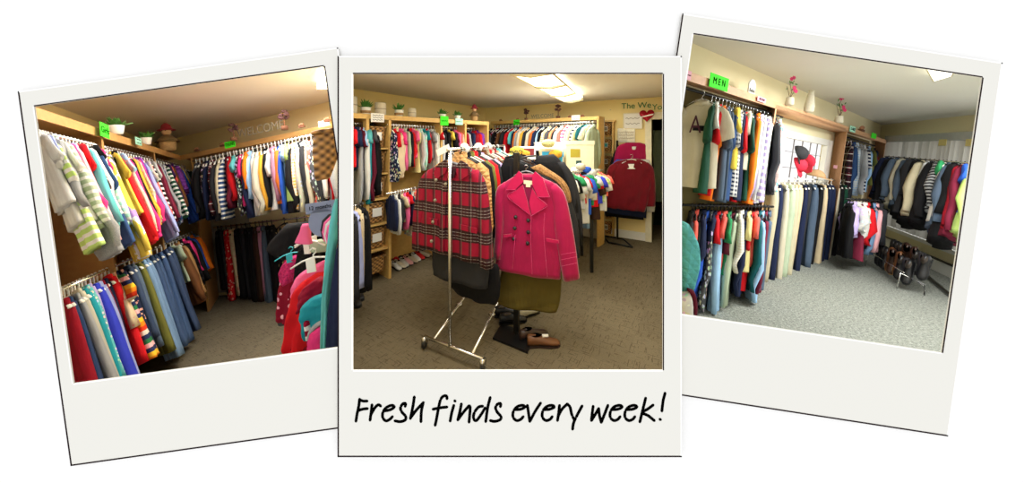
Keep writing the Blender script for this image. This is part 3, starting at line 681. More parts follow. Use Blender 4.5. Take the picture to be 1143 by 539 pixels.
# ================================================================== LEFT PRINT
R = R1
fa0, fac, fb1 = R.atz((38.4, 119.1), 2.15), R.atz((201, 173.5), 2.15), R.atz((372, 137.8), 2.15)
def hit(P, d, Q, e):                          # P + t d on the vertical plane through Q along e
    n = np.array([-e[1], e[0]]); return float(n.dot((np.array(Q) - P)[:2]) / n.dot(np.array(d)[:2]))
tL = hit(fac, R.b, c1, R.a); tB = hit(fac, R.a, c1, R.b)
adir = (fac - fa0) * [1, 1, 0]; adir /= np.linalg.norm(adir)
start = fac - adir * ((fac[1] - 1.15) / adir[1])
def sdiv(P0, P1, x, z): return float(np.linalg.norm((R.line_x(P0 * [1, 1, 0] + [0, 0, z], P1 * [1, 1, 0] + [0, 0, z], x) - P0)[:2]))
for_div = [float(np.linalg.norm((R.line_x(fa0, fac, x) - start)[:2])) for x in (112, 171)]
unit(R, start, fac, R.b * (tL - .02), 2.15, .065, for_div, WOOD['left'], 'long pale wood hanging unit along the left wall of the left print', WOOD['left'])
bdir = (fb1 - fac) * [1, 1, 0]; bdir /= np.linalg.norm(bdir)
bend = R.line_x(fac, fb1, 380)
unit(R, fac, bend, R.a * (tB - .02), 2.15, .065, [float(np.linalg.norm((R.line_x(fac, fb1, 212) - fac)[:2]))], WOOD['left'], 'pale wood hanging unit along the back wall of the left print', solid('grey_back_panel', '9e9888', .9, 0, .05))
LU = IT('''39,light grey,,tee,240;42,periwinkle,,tee,238;45,lime,striped,tee,292;48,white,,tee,262;51,grey,,hoodie,250;54,white,,tee,262;58,sage,striped,hoodie,270;63,grey,heather,sweater,300;68,hot pink,,sweater,262;72,pale pink,,sweater,290;76,periwinkle,,tee,240;80,red,,tee,248;84,aqua,,sweater,266;88,burgundy,plaid,shirt,263;92,white,pinstriped,shirt,252;96,denim blue,,tee,285;99,black,,tee,214;102,mint,striped,sweater,262;105,hot pink,,tee,240;109,yellow,tie-dye,sweater,300;113,grey,plaid,shirt,262;
118,yellow,,tee,250;121,black,,tee,222;124,red,,sweater,282;127,sky blue,patterned,tee,235;130,cream,floral,shirt,272;133,hot pink,,sweater,276;136,black,,sweater,264;139,mustard,,sweater,262;142,beige,patterned,shirt,258;145,hot pink,,sweater,257;148,purple,,tee,230;151,periwinkle,,sweater,276;154,cream,patterned,tee,250;157,coral,,sweater,262;160,black,striped,sweater,258;163,light grey,,tee,235;166,maroon,,sweater,255;169,grey,heather,sweater,250;
173,denim blue,patterned,sweater,256;176,light grey,,tee,240;179,dark green,striped,sweater,250;182,dark purple,,tee,228;185,coral,,tee,238;188,brown,,sweater,236;191,purple,puffer,puffer,222;194,blue,,jacket,252;197,yellow,,tee,240;200,black,,sweater,248;203,grey,,sweater,250;206,dark green,,sweater,245''')
rack(R, (60, 151.5), (200, 184.5), 2.02, LU, 'upper left rail, left print', -R.b, .64, .48, -.22, edge=.6, lean=.13)
LL = IT('''67,dark red,,trousers,;70,dark denim,,jeans,;74,grey,,trousers,;78,stone,,trousers,;82,cream,,leggings,;86,teal,,trousers,;90,aqua,patterned,leggings,;94,lavender,,leggings,;99,royal blue,,trousers,;103,periwinkle,,trousers,;107,crimson,,trousers,;112,navy,,trousers,;116,red,,leggings,;120,beige,floral,skirt,372;124,orange,rainbow striped,dress,;129,navy,floral,leggings,;
138,dark denim,denim,jeans,385;143,slate,denim,jeans,394;148,olive,,trousers,402;153,light denim,denim,jeans,408;158,light denim,denim,jeans,405;163,denim blue,denim,jeans,396;168,denim blue,denim,jeans,392;174,denim blue,denim,jeans,388;179,dark denim,denim,jeans,378;184,dark denim,denim,jeans,368;
189,sage,,tee,320;192,brown,,jacket,345;196,tan,,jacket,336;199,black,puffer,puffer,326;202,hot pink,,jacket,310;205,black,,jacket,320;208,blue,,jacket,308;211,orange,,jacket,308;214,sky blue,,jacket,300''')
rack(R, (72, 322), (209, 262), 1.06, LL, 'lower left rail, left print', -R.b, .82, .68, -.2, edge=.5, lean=.10)
BU = IT('''219,dark grey,,shirt,238;223,black,,sweater,243;227,charcoal,patterned,shirt,240;231,navy,,shirt,245;236,dark red,plaid,shirt,240;241,charcoal,,sweater,245;245,khaki,,shirt,238;249,denim blue,striped,shirt,244;254,burgundy,,shirt,232;257,red,,sweater,224;261,aqua,,tee,215;264,charcoal,patterned,shirt,240;268,hot pink,,tee,230;271,navy,,sweater,243;275,orange,,shirt,212;278,sky blue,,shirt,222;282,white,,sweater,240;287,stone,,sweater,238;291,mustard,,sweater,234;295,black,,shirt,232;299,white,,tee,234;303,mauve,,shirt,225;307,burnt orange,,sweater,227;311,blue,,shirt,238;314,sky blue,,tee,205;318,lime,,dress,224;322,black,,sweater,236;326,mustard,gingham,shirt,234;330,stone,patterned,shirt,236;334,charcoal,,shirt,230;338,cream,,shirt,236;342,coral,patterned,sweater,230;347,dark grey,patterned,sweater,234;351,charcoal,,shirt,236;355,white,,shirt,222;359,red,,shirt,225;362,hot pink,,tee,205;366,grey,heather,sweater,232''')
rack(R, (217, 179.5), (374, 144.9), 2.02, BU, 'upper back rail, left print', -R.a, .82, .8, .0)
BL = IT('''243,black,,trousers,322;247,charcoal,,trousers,326;252,red,floral,trousers,333;258,beige,floral,trousers,328;264,black,,trousers,330;269,charcoal,,trousers,332;274,black,,trousers,330;279,black,,trousers,334;285,dark brown,,trousers,333;289,mauve,,trousers,333;293,slate,,trousers,338;298,black,,trousers,337;303,black,,trousers,338;331,black,,skirt,320;340,charcoal,,trousers,334;350,black,,trousers,334''')
PB0, PB1 = rack(R, (240, 253.8), (366, 239.3), 1.06, BL, 'lower back rail, left print', -R.a, .8, .9, .0, 'black')
Pd = R.line_x(PB0, PB1, 317)
garment(R, Pd, PB1 - PB0, 'dress', 'black', 'gold floral', R.drop(Pd, 336), .85, 1, 0, 'black dress with gold flower print under the back rail, left print', None, 'black', 'hangers on the lower back rail, left print', 'black plastic hanger on the lower back rail, left print')
# tops of the shelves
zt = 2.15
def on_shelf(room, p, z): return room.atz(p, z)
plant(R, R.atz((130, 150), zt), .85, 'leafy green plant in white pot beside neon sign, left print')
plant(R, R.atz((163, 161.5), zt), .8, 'leafy green plant nearer the red-hatted doll, left print')
scarecrow(R, R.atz((188, 168.5), zt), 1.0, .3, 'small scarecrow doll with dark red hat in shelf corner, left print')
card(R, R.atz((116.5, 146.5), 2.13) + np.array([.03, -.02, 0]), adir, .15, .11, NEON, 'neon green card reading GIRLS on left shelf edge, left print', 'Girls', tilt=.05, size=.07, name='shelf_sign')
e = card(R, R.atz((154, 158.5), 2.13) + np.array([.03, -.02, 0]), adir, .15, .07, MINT, 'small mint card on left shelf edge, left print', name='shelf_sign'); scribble(e, .15, .07, 2)
card(R, R.atz((259.2, 161.3), 2.12) + np.array([0, -.03, 0]), bdir, .17, .08, NEON, 'neon green card reading TEENS on back shelf edge, left print', 'TEENS', tilt=-.02, size=.055, name='shelf_sign')
for p, sgl in (((220, 169), 'left of the neon card'), ((249, 163.5), 'beside the neon card'), ((337, 142.5), 'right of the second topiary'), ((365.5, 136), 'above the white card')):
    ornament(R, R.atz(p, zt), .62, yaw_of(bdir), 'little brown carved figures ornament %s, left print' % sgl)
topiary(R, R.atz((261.5, 157), zt), .85, 'dried topiary standing above the neon card, left print')
topiary(R, R.atz((318, 145), zt), .95, 'dried topiary standing at the right of the wire word, left print')
e = card(R, R.atz((363.5, 138), 2.15) + np.array([0, -.03, 0]), bdir, .16, .07, PAPER, 'small white card on back shelf edge, left print', name='shelf_sign'); scribble(e, .16, .07, 2)
wl = empty('welcome_word', R, R.atz((291, 152), zt), yaw_of(bdir), (1, 1, 1), 'thin wire letters spelling WELCOME standing on the back shelf, left print', 'word sign')
tm = text_mesh('WELCOME', .15, PEWTER, .001); t = bpy.data.objects.new('wire_letters', tm); C.objects.link(t); t.parent = wl; t.location = (0, 0, .085); t.scale = (1, 1, 1)
# ceiling lamp whose end shows at the right
def ceil_fixture(room, px4, z, label, n=3, name='ceiling_lamp', em=3.0):
    P = [room.atz(p, z) for p in px4]; o = P[0] * 1.0; e = empty(name, room, o, 0, (1, 1, 1), label, 'ceiling lamp'); P = [p - o for p in P]
    LM = solid('lamp_diffuser', 'fffbe6', .5, 0, 0, emit=em); FR = solid('lamp_frame', 'd8cfa8', .5)
    for i in range(n):
        f0, f1 = i / n + .01, (i + 1) / n - .01; q = [P[0] + (P[3] - P[0]) * f0, P[1] + (P[2] - P[1]) * f0, P[1] + (P[2] - P[1]) * f1, P[0] + (P[3] - P[0]) * f1]
        MB().slab(q, (0, 0, .05)).build('diffuser', LM, e, None, False)
    for i in range(n + 1) if n > 1 else ():
        f = i / n; a, b = P[0] + (P[3] - P[0]) * f, P[1] + (P[2] - P[1]) * f; m = (a + b) / 2
        MB().tube([a, m + [0, 0, -.03], b], .022, 6).build('cross_rib', FR, e)
    for a, b in ((P[0], P[3]), (P[1], P[2])): MB().tube([a, b], .012 if n > 1 else .005, 6).build('side_rail', FR, e)
    return e
ceil_fixture(R, [(354, 100), (386, 99.5), (386, 68), (362, 72)], Z1 - .08, 'glowing fluorescent ceiling lamp end at the right edge, left print', 1)
# right foreground: kids' rack
K = R.aty((350, 300), 1.75); k0 = np.array([1., 0, 0])
def piece(room, dep, nm, lab, cat, parts, group=None, dr=k0):
    P = np.array(dep) if not isinstance(dep, (int, float)) else room.aty(parts[0][4][0], dep); base = P.copy(); e = empty(nm, room, base, 0, (1, 1, 1), lab, cat, group)
    for (n, colr, pat, th, Lp, Rp, amp, k) in parts:
        m = fabric(pat) if isinstance(pat, str) else pat
        loft(room, P, dr, Lp, Rp, th, base, amp, k, ph=rng.uniform(0, 6)).build(n, m, e, lin(PAL[colr]) if colr else None)
    return e
GR = "children's clothes on the front rack, left print"
piece(R, 2.35, 'dress', 'black dress with wide hem spreading from the front rack, left print', 'dress', [('bodice', 'black', '', .05, [(320, 250), (300, 274), (302, 282), (318, 290), (340, 296)], [(352, 247), (352, 262), (352, 276), (352, 290), (352, 300)], .01, 6)], GR)
piece(R, 2.3, 'pajama_top', 'crimson polka dot top lowest at the front rack edge, left print', 'top', [('body', 'crimson', 'polka dot', .05, [(318, 290), (313, 318), (310, 340), (309.5, 352), (312, 356)], [(330, 288), (334, 315), (334, 340), (332, 352), (330, 358)], .012, 7), ('sleeve', 'dark grey', '', .03, [(312, 352), (311, 358), (312, 362)], [(325, 354), (323, 360), (321, 361)], .0, 3)], GR)
piece(R, 2.2, 'hooded_jacket', 'hot pink fuzzy hooded jacket at the front rack, left print', 'jacket', [('hood', 'hot pink', 'fur', .06, [(326, 286), (317, 296), (314, 306), (318, 318)], [(336, 284), (341, 292), (338, 302), (330, 312)], .01, 5), ('hood_lining', 'pale pink', '', .02, [(322, 293), (320, 299), (322, 305)], [(330, 291), (332, 297), (329, 303)], 0, 4)], GR)
piece(R, 2.1, 'sweater', 'black sweater under the white hanger of the front rack, left print', 'sweater', [('body', 'black', 'fur', .05, [(338, 272), (334, 282), (331, 300), (330, 318)], [(352, 272), (356, 290), (356, 305), (350, 318)], .01, 5)], GR)
piece(R, 2.0, 'fleece_pullover', 'light pink fleece top draped over the red sweater, left print', 'top', [('body', 'pink', '', .05, [(358, 292), (338, 303), (328, 315), (327, 325), (331, 330)], [(366, 290), (368, 300), (362, 312), (350, 322), (340, 328)], .018, 6)], GR)
piece(R, 1.92, 'sweater', 'red kids sweater with ribbed hem at the front rack, left print', 'sweater', [('body', 'red', '', .07, [(352, 305), (336, 316), (328, 330), (323, 355), (321, 378), (322, 388)], [(366, 306), (364, 320), (360, 340), (354, 365), (348, 384), (346, 394)], .022, 6), ('ribbed_hem', 'dark red', 'knit', .05, [(321.5, 376), (321.5, 386), (322, 392)], [(350, 382), (349, 390), (347, 396)], .006, 9)], GR)
piece(R, 1.8, 'fleece_jacket', 'dark pink fleece jacket above the teal top, left print', 'jacket', [('body', 'crimson', '', .05, [(354, 310), (339, 322), (334, 332), (333, 341), (337, 346)], [(362, 310), (366, 318), (364, 328), (356, 336), (346, 342)], .02, 6)], GR)
piece(R, 1.7, 'sweater', 'dark teal sweater at the front rack, left print', 'sweater', [('body', 'teal', '', .06, [(360, 328), (345, 334), (337, 345), (340, 356), (345, 372)], [(374, 328), (374, 340), (372, 352), (366, 362), (360, 380)], .018, 5)], GR)
piece(R, 1.66, 'pajama_top', 'pink and white striped top peeking below teal sweater, left print', 'top', [('body', 'crimson', 'striped', .03, [(341, 356), (342, 366), (344, 378), (347, 385)], [(346, 356), (349, 366), (350, 376), (353, 384)], .0, 4)], GR)
piece(R, 1.6, 'sweatshirt', 'magenta sweatshirt with grey neckband at bottom of the front rack, left print', 'sweatshirt', [('body', 'hot pink', '', .05, [(358, 363), (348, 371), (345, 380), (343, 392), (342, 402)], [(372, 360), (374, 372), (374, 384), (374, 394), (374, 404)], .012, 5), ('neckband', 'grey', '', .02, [(362, 356), (352, 361), (346, 368), (344, 376)], [(366, 359), (357, 364), (350, 371), (347, 379)], 0, 3)], GR)
piece(R, 1.5, 'cardigan', 'aqua cardigan with navy lining at the far right edge, left print', 'cardigan', [('front_panel', 'aqua', '', .03, [(375, 222), (369, 255), (365, 290), (363, 320), (361, 350), (361, 392)], [(380, 222), (377, 255), (372, 290), (368, 320), (367, 350), (366, 392)], .006, 4), ('back_panel', 'navy', '', .03, [(379, 270), (374, 300), (370, 330), (367, 360), (366, 392)], [(383, 270), (383, 300), (383, 330), (383, 360), (383, 392)], .006, 4)], GR)
WH = lambda p, d: R.aty(p, d)
def kid_hanger(p, d, s, yaw, lab, mat=WHITE):
    e = empty('clothes_hanger', R, R.aty(p, d), yaw, (s, s, s), lab, 'hanger', 'hangers of the front rack, left print')
    MB().tube([(-.16, 0, -.05), (-.08, 0, -.015), (0, 0, 0), (.08, 0, -.015), (.16, 0, -.05)], .011, 8, .6).build('shoulder_bar', mat, e)
    MB().tube([(0, 0, 0), (0, 0, .02), (.02, 0, .035), (.02, 0, .055), (0, 0, .07), (-.02, 0, .055)], .006, 6).build('hook', mat, e)
    MB().box((-.02, -.01, -.055), (.06, .012, .1)).build('clip', mat, e, None, False); return e
kid_hanger((350, 287), 1.75, .75, .2, 'white clip hanger lying over the black sweater, left print')
kid_hanger((345, 268), 2.0, .8, -.3, 'white plastic hanger behind the clip hanger, left print')
kid_hanger((352, 263), 2.1, .8, .3, 'white plastic hanger beneath the size divider, left print')
kid_hanger((325, 282), 2.15, .6, .5, 'aqua plastic hanger over the pink hood, left print', solid('aqua_plastic', '24b4c4', .4))
DIV = solid('slate_plastic_divider', '7d86a0', .6)
e = empty('size_divider', R, R.aty((359, 240), 1.66), 0, (1.2, 1, 1.25), 'slate grey plastic size divider reading 12 months, left print', 'divider')
def disc(mb, c, r, th=.004, seg=28):
    mb.rings([[(c[0] + r * math.cos(a), c[1] + y, c[2] + r * math.sin(a)) for a in [2 * math.pi * j / seg for j in range(seg)]] for y in (-th, th)]); return mb
mb = MB(); disc(mb, (0, 0, -.03), .062); mb.box((0, 0, .035), (.135, .008, .045)); mb.build('divider_plate', DIV, e, None, False)
t = bpy.data.objects.new('lettering', text_mesh('12 months', .024, INK, .0005)); C.objects.link(t); t.parent = e; t.location = (.0, -.007, .035)
for i, (cc, sc_) in enumerate((('pink', .052), ('charcoal', .046), ('white', .04), ('pink', .034), ('charcoal', .028))):
    pass
cl = [('charcoal', 366, 244), ('pink', 368, 246), ('white', 370, 248), ('pink', 372, 250), ('grey', 375, 252)]
for i, (cc, x, y) in enumerate(cl):
    P = R.aty((x, y), 1.58 - .02 * i); e = empty('kids_top', R, P, 0, (1, 1, 1), say('%s rounded little top %s the row behind the size divider, left print' % (cc, ['first in', 'second in', 'third in', 'fourth in', 'last in'][i])), 'top', GR)
    MB().tube([(-.03, 0, -.10), (-.034, 0, -.05), (-.02, 0, -.01), (.01, 0, .012), (.05, 0, .016)], .011, 8).build('shoulder_fold', fabric(''), e, lin(PAL[cc]))
piece(R, 1.9, 'leggings', 'pink kids leggings hanging behind the size divider, left print', 'leggings', [('body', 'pink', '', .03, [(338, 250), (336, 258), (333, 264), (330, 270)], [(346, 250), (346, 258), (346, 264), (348, 272)], 0, 4)], GR)
piece(R, 2.0, 'tee', 'sage green tee lying under the size divider, left print', 't-shirt', [('body', 'sage', '', .03, [(352, 268), (346, 274), (345, 280)], [(368, 266), (370, 272), (370, 280)], .01, 4)], GR)
# woven basket hanging at the right
e = empty('wicker_basket', R, R.aty((361, 195), 2.05), .2, (1.15, 1.15, 1.12), 'large brown wicker basket tilted at the upper right edge, left print', 'basket')
MB().rings([[(.0 + r * math.cos(a) * .9 + z * .25, r * math.sin(a) * .5, z) for a in [2 * math.pi * j / 28 for j in range(28)]] for r, z in ((.03, -.03), (.045, -.02), (.065, .06), (.085, .14), (.095, .22), (.09, .26), (.08, .26), (.085, .2))]).build('basket_bowl', WICK, e)
MB().tube([(.095 * math.cos(a) * .92 + .062, .05 * math.sin(a), .255) for a in [2 * math.pi * j / 24 for j in range(25)]], .012, 8).build('rim', WICK, e)

# ================================================================== RIGHT PRINT
R = R3
wa = a30 * [1, 1, 0]; lenA = float(np.linalg.norm((c3 - wa)[:2])); da = (c3 - wa) / lenA
hs0, hz1 = sz(R, (872, 148), wa, da); hs1, _ = sz(R, (923, 160), wa, da); hz0 = 1.12
wall_hole(R, 'wall_left', WALLM['right'], wa, da, lenA, Z3, (hs0, hs1, hz0, hz1), (-.5, .86, 0))
lenB = float(np.linalg.norm((c3 - w3)[:2])); db = (w3 - c3) / lenB
bs0, bz0 = sz(R, (986, 249), c3, db); bs1, bz1 = sz(R, (1060, 163), c3, db); bs1 = lenB - .8
bz0 = sz(R, (1020, 262), c3, db)[1]; bz1 = sz(R, (1020, 158), c3, db)[1]
wall_hole(R, 'wall_right', WALLM['right'], c3, db, lenB, Z3, (bs0 + .08, bs1, bz0, bz1), (.86, -.5, 0))
# outside the blinds: pale yard wall seen as daylight only; window frame and sill
inB = np.array([-.87, .49, 0]); inB = np.array([db[1], -db[0], 0.]); inB = inB if inB.dot(R.eye - c3) > 0 else -inB
def wallbox(P, dr, s0, s1, z0, z1, nrm, d0, d1, mb=None):
    mb = mb or MB(); A = P + dr * s0 + nrm * d0; B = P + dr * s1 + nrm * d0
    return mb.slab([A + [0, 0, z0], B + [0, 0, z0], B + [0, 0, z1], A + [0, 0, z1]], nrm * (d1 - d0))
m = wallbox(c3, db, bs0, bs1 + .1, bz0 - .05, bz0 + .01, inB, 0, .09); wallbox(c3, db, bs0 + .08, bs0 + .14, bz0, bz1, inB, -.05, .0, m)
struct(m, 'window_1', TRIM, R)
m = wallbox(c3, db, .02, lenB, 0, .17, inB, 0, .05); struct(m, 'baseboard_right', TRIM, R)
solo(wallbox(np.zeros(3), db, 0, lenB - .1, .17, .185, inB, 0, .055), 'baseboard_cable', BMETAL, R, c3 + db * .1, 0, 'thin black cable along the top of the white baseboard, right print', 'cable')
# vertical blind
bl = empty('vertical_blind', R, c3 + db * bs0 + inB * .06 + [0, 0, bz1], 0, (1, 1, 1), 'wide white vertical blind over the window behind the jackets, right print', 'blind')
wallbox(np.zeros(3), db, 0, bs1 - bs0, -.02, .1, inB, 0, .09).build('valance', solid('grey_green_valance', 'b9bdb8', .8), bl, None, False)
SL = solid('blind_vinyl', 'c2c0b8', .7, 0, .03); r = random.Random(5); s = .05
while s < bs1 - bs0:
    P = c3 + db * (bs0 + s)
    if R.px(P + [0, 0, 1.2])[0] > 1130 or R.px(P + [0, 0, 1.2])[0] < 0: break
    a = yaw_of(db) + .9 + r.uniform(-.25, .25); cxy = db * s + inB * .045; dd = np.array([math.cos(a), math.sin(a), 0]) * .044; nn = np.array([-dd[1], dd[0], 0]) * .15
    h = bz1 - bz0 - .03; mb = MB(); mb.slab([cxy - dd + [0, 0, -h], cxy + nn + [0, 0, -h], cxy + dd + [0, 0, -h], cxy + dd + [0, 0, -.02], cxy + nn + [0, 0, -.02], cxy - dd + [0, 0, -.02]], nn * .12)
    mb.build('slat', SL, bl, None, False); s += .088
for k, (x, lab) in enumerate(((1052, 'yellow note taped on the grey valance, left of two, right print'), (1083, 'yellow note taped on the grey valance nearest the frame edge, right print'))):
    P = R.onplane((x, 159), c3 + inB * .156, db); e = card(R, P, db if db[0] > 0 else -db, .16, .1, solid('yellow_note', 'e8d88a', .8), lab, cat='note', name='paper_note', group='yellow notes on the valance'); scribble(e, .16, .1, 2)
# window of the alcove
inA = np.array([da[1], -da[0], 0.]); inA = inA if inA.dot(R.eye - wa) > 0 else -inA
m = MB()
for s0, s1, z0, z1 in ((hs0, hs1, hz1 - .05, hz1 + .04), (hs0, hs1, hz0 - .06, hz0 + .03), (hs0 - .06, hs0 + .05, hz0 - .05, hz1 + .04), (hs1 - .12, hs1 + .12, hz0 - .05, hz1 + .04)): wallbox(wa, da, s0, s1, z0, z1, inA, -.02, .04, m)
struct(m, 'window_2', TRIM, R)
m = MB()
for f in (.14, .32, .5, .68, .84): s = hs0 + (hs1 - hs0) * f; wallbox(wa, da, s, s + .014, hz0, hz1, inA, -.04, -.03, m)
for f in (.33, .66): z = hz0 + (hz1 - hz0) * f; wallbox(wa, da, hs0, hs1, z, z + .008, inA, -.045, -.036, m)
struct(m, 'window_grille', solid('grey_grille', '8a8488', .5), R)
# wooden units
f0, f1 = R.atz((769.4, 80), 2.05), R.atz((990, 156.4), 2.05); ad = (f1 - f0) * [1, 1, 0]; ad /= np.linalg.norm(ad)
st3 = R.line_x(f0, f1, 753.5); tA = hit(f1, R.b, wa, da); fS = lambda x: float(np.linalg.norm((R.line_x(f0, f1, x) - st3)[:2]))
WD = WOOD['right']; into3 = R.b * (hit(f0, R.b, wa, da) - .03)
unit(R, st3, f1, into3, 2.05, .07, [fS(866.5), fS(946), fS(989)], WD, 'long wooden hanging unit with window alcove along the left wall, right print')
# shade boards closing the two hanging bays and lining the alcove
olive = solid('olive_back_board', '8c8258', .9, 0, .05)
for x0, x1, lab in ((754, 866.5, 'olive back board behind the hanging T-shirts under the MEN card, right print'), (947, 989, 'olive back board behind the plaid shirts at the far unit, right print')):
    A, B = R.line_x(f0, f1, x0) + into3 * .93, R.line_x(f0, f1, x1) + into3 * .93; A[2] = B[2] = 0
    solo(MB().slab([(B - A) * (.3 if x0 < 800 else 0) + [0, 0, .35], B - A + [0, 0, .35], B - A + [0, 0, 2.0], [0, 0, 2.0]], into3 * .03), 'back_board', olive, R, A, 0, lab, 'board')
A, B = R.line_x(f0, f1, 868), R.line_x(f0, f1, 945); A[2] = B[2] = 0
solo(MB().slab([[0, 0, 1.97], B - A + [0, 0, 1.97], B - A + into3 * .95 + [0, 0, 1.97], into3 * .95 + [0, 0, 1.97]], (0, 0, .05)), 'alcove_board', WD, R, A, 0, 'wooden board roofing the window alcove, right print', 'board')
e = card(R, R.line_x(f0, f1, 943.5) * [1, 1, 0] + into3 * .3 + [0, 0, 1.42] - ad * .02, into3, .12, .05, PINKC, 'small pink card on the alcove side above the white rail, right print', cat='sign', name='shelf_sign'); scribble(e, .12, .05, 1)
A3, B3 = -R.b, R.b
U1 = IT('''795,dark green,,tee,215;799,white,,tee,190;803,red,,tee,218;807,orange,,tee,223;811,slate,,tee,222;815,slate,,tee,224;819,denim blue,,tee,222;822,yellow,,tee,190;825,navy,gingham,tee,218;829,navy,,tee,222;832,red,,tee,224;835,cream,,tee,190;838,dark green,,tee,222;841,black,,tee,222;845,orange,,shirt,226;849,lavender,pinstriped,shirt,225;853,light grey,,shirt,225;857,lavender,striped,shirt,224;860,white,,shirt,222;864,charcoal,,shirt,216;869,aqua,checked,shirt,213''')
rack(R, (757, 95.8), (872, 130.5), 1.93, U1, 'upper left rail, right print', -R.b, .95, .85, -.1, 'wire', 'black', edge=.35)
P = R.line_x(R.atz((757, 95.8), 1.93), R.atz((872, 130.5), 1.93), 784)
tv = np.array([.88, -.47, 0])
g_ = garment(R, P - ad * .0, tv, 'tee', 'cream', 'tee print', R.drop(P, 208), .68, 1.0, -.05, 'large cream T-shirt with letter A print, facing the room, right print', 'clothes on the upper left rail, right print', 'wire', 'hangers on the upper left rail, right print', 'thin wire hanger on the upper left rail, right print', 0)
t = bpy.data.objects.new('printed_letter', text_mesh('A', .19, solid('plum_print', '4a2436', .9), .0015)); C.objects.link(t); t.parent = g_; t.location = (-.055, -.075, -.25); t.scale = (1, 1, 1)
L1 = IT('''773,charcoal,,shirt,330;777,coral,,shirt,322;781,black,,shirt,335;785,navy,,shirt,304;789,blue,,shirt,338;793,dark grey,patterned,shirt,336;797,navy,,tee,300;801,red,,tee,302;805,sky blue,,sweater,338;809,coral,,tee,294;813,green,,tee,300;817,burgundy,,tee,328;822,sage,,sweater,334;827,cream,gingham,shirt,297;831,navy,,shirt,322;835,pale yellow,,tee,297;839,red,,tee,318;843,coral,,tee,292;847,dark teal,,shirt,318;850,sky blue,,shirt,328;854,maroon,,shirt,320;858,slate,,shirt,318''')
rack(R, (764, 228.7), (861, 230.6), .94, L1, 'lower left rail, right print', -R.b, .85, .8, -.05, 'black', 'black', edge=.45)
MT = IT('''864,khaki,,trousers,313;870,navy,,trousers,311;876,cream,,trousers,312;882,sage,,trousers,307;887,khaki,,trousers,306;892,beige,,trousers,304;897,navy,,trousers,303;902,charcoal,,trousers,296;908,slate,,trousers,295;914,black,,trousers,294;919,beige,,trousers,296;924,navy,,trousers,298;928,navy,,trousers,300;933,cream,,trousers,294;938,black,,trousers,291;942,dark green,,trousers,291;946,charcoal,,trousers,290''')
rack(R, (862, 199), (938, 201.2), 1.21, MT, 'white window rail, right print', -R.b, .95, 1.0, 0, 'white', 'white', edge=.35)
U2 = IT('''948,burgundy,plaid,shirt,214;952,denim blue,,shirt,216;955,sky blue,gingham,shirt,217;959,grey,,shirt,218;963,light grey,,shirt,216;966,navy,striped,tee,214;969,sky blue,,shirt,213;972,olive,,tee,206;975,navy,,tee,200;978,red,,tee,205;981,burgundy,,tee,205;984,grey,,tee,204;987,black,,shirt,210''')
rack(R, (945, 153), (988, 166.5), 1.93, U2, 'upper far rail, right print', -R.b, .95, 1.1, 0, 'wire', 'black', edge=.3)
L2 = IT('''949,black,,shirt,285;952,lavender,,shirt,262;956,white,patterned,shirt,255;959,maroon,,dress,285;963,white,,shirt,265;966,red,,shirt,270;969,black,,shirt,275;973,light denim,,shirt,281;977,pale pink,,shirt,278;981,charcoal,,shirt,270''')
rack(R, (946, 222), (986, 224.5), 1.0, L2, 'lower far rail, right print', -R.b, .95, 1.2, 0, 'black', 'black', edge=.3)
# chrome rail in front of the blinds
P0 = R.onplane((988, 174.5), c3 + inB * .62, db); P1 = R.onplane((1098, 183.5), c3 + inB * .62, db)
def rack3(room, P0, P1, items, phrase, wdir, ws, ts, tilt, hanger, jit=.05):
    solo(MB().tube([[0, 0, 0], P1 - P0], .012, 10), 'garment_rail', CHROME, room, P0, 0, 'steel garment rail, the %s' % phrase, 'rail', 'garment rails'); n = len(items)
    for i, (x, colr, pat, kind, hem) in enumerate(items):
        P = room.line_x(P0, P1, x) + [0, 0, -.008]; a = items[i - 1][1] if i else None; b = items[i + 1][1] if i + 1 < n else None
        mid = ('between %s and %s ones' % (a, b)) if a and b else ('outermost, beside %s one' % (a or b))
        ang = yaw_of(wdir) + rng.uniform(-jit, jit)
        garment(room, P, (math.cos(ang), math.sin(ang)), kind, colr, pat or '', room.drop(P, hem), ws, ts, tilt, say(' '.join(('%s %s %s %s, %s' % (colr, pat, kind, mid, phrase)).split())), 'clothes on the ' + phrase, hanger, 'hangers on the ' + phrase, None, hd='%s %s beside %s, %s' % (colr, kind, b or a, phrase))
JR = IT('''992,navy,,jacket,226;997,black,,jacket,238;1003,slate,,jacket,232;1009,stone,,jacket,236;1015,slate,,jacket,238;1021,charcoal,,coat,247;1027,black,,coat,254;1033,khaki,,jacket,250;1038,light grey,,shirt,246;1043,black,,jacket,256;1048,grey,dark striped,sweater,244;1053,green,,tee,232;1057,white,,shirt,256;1062,slate,,jacket,262;1067,black,,coat,276;1072,dark red,,sweater,266;1077,maroon,,shirt,272;1082,blue,,tee,250;1087,lime,,sweater,268''')
rack3(R, P0, P1, JR, 'steel rail by the blinds, right print', R.a, 1.0, .95, .42, 'black')
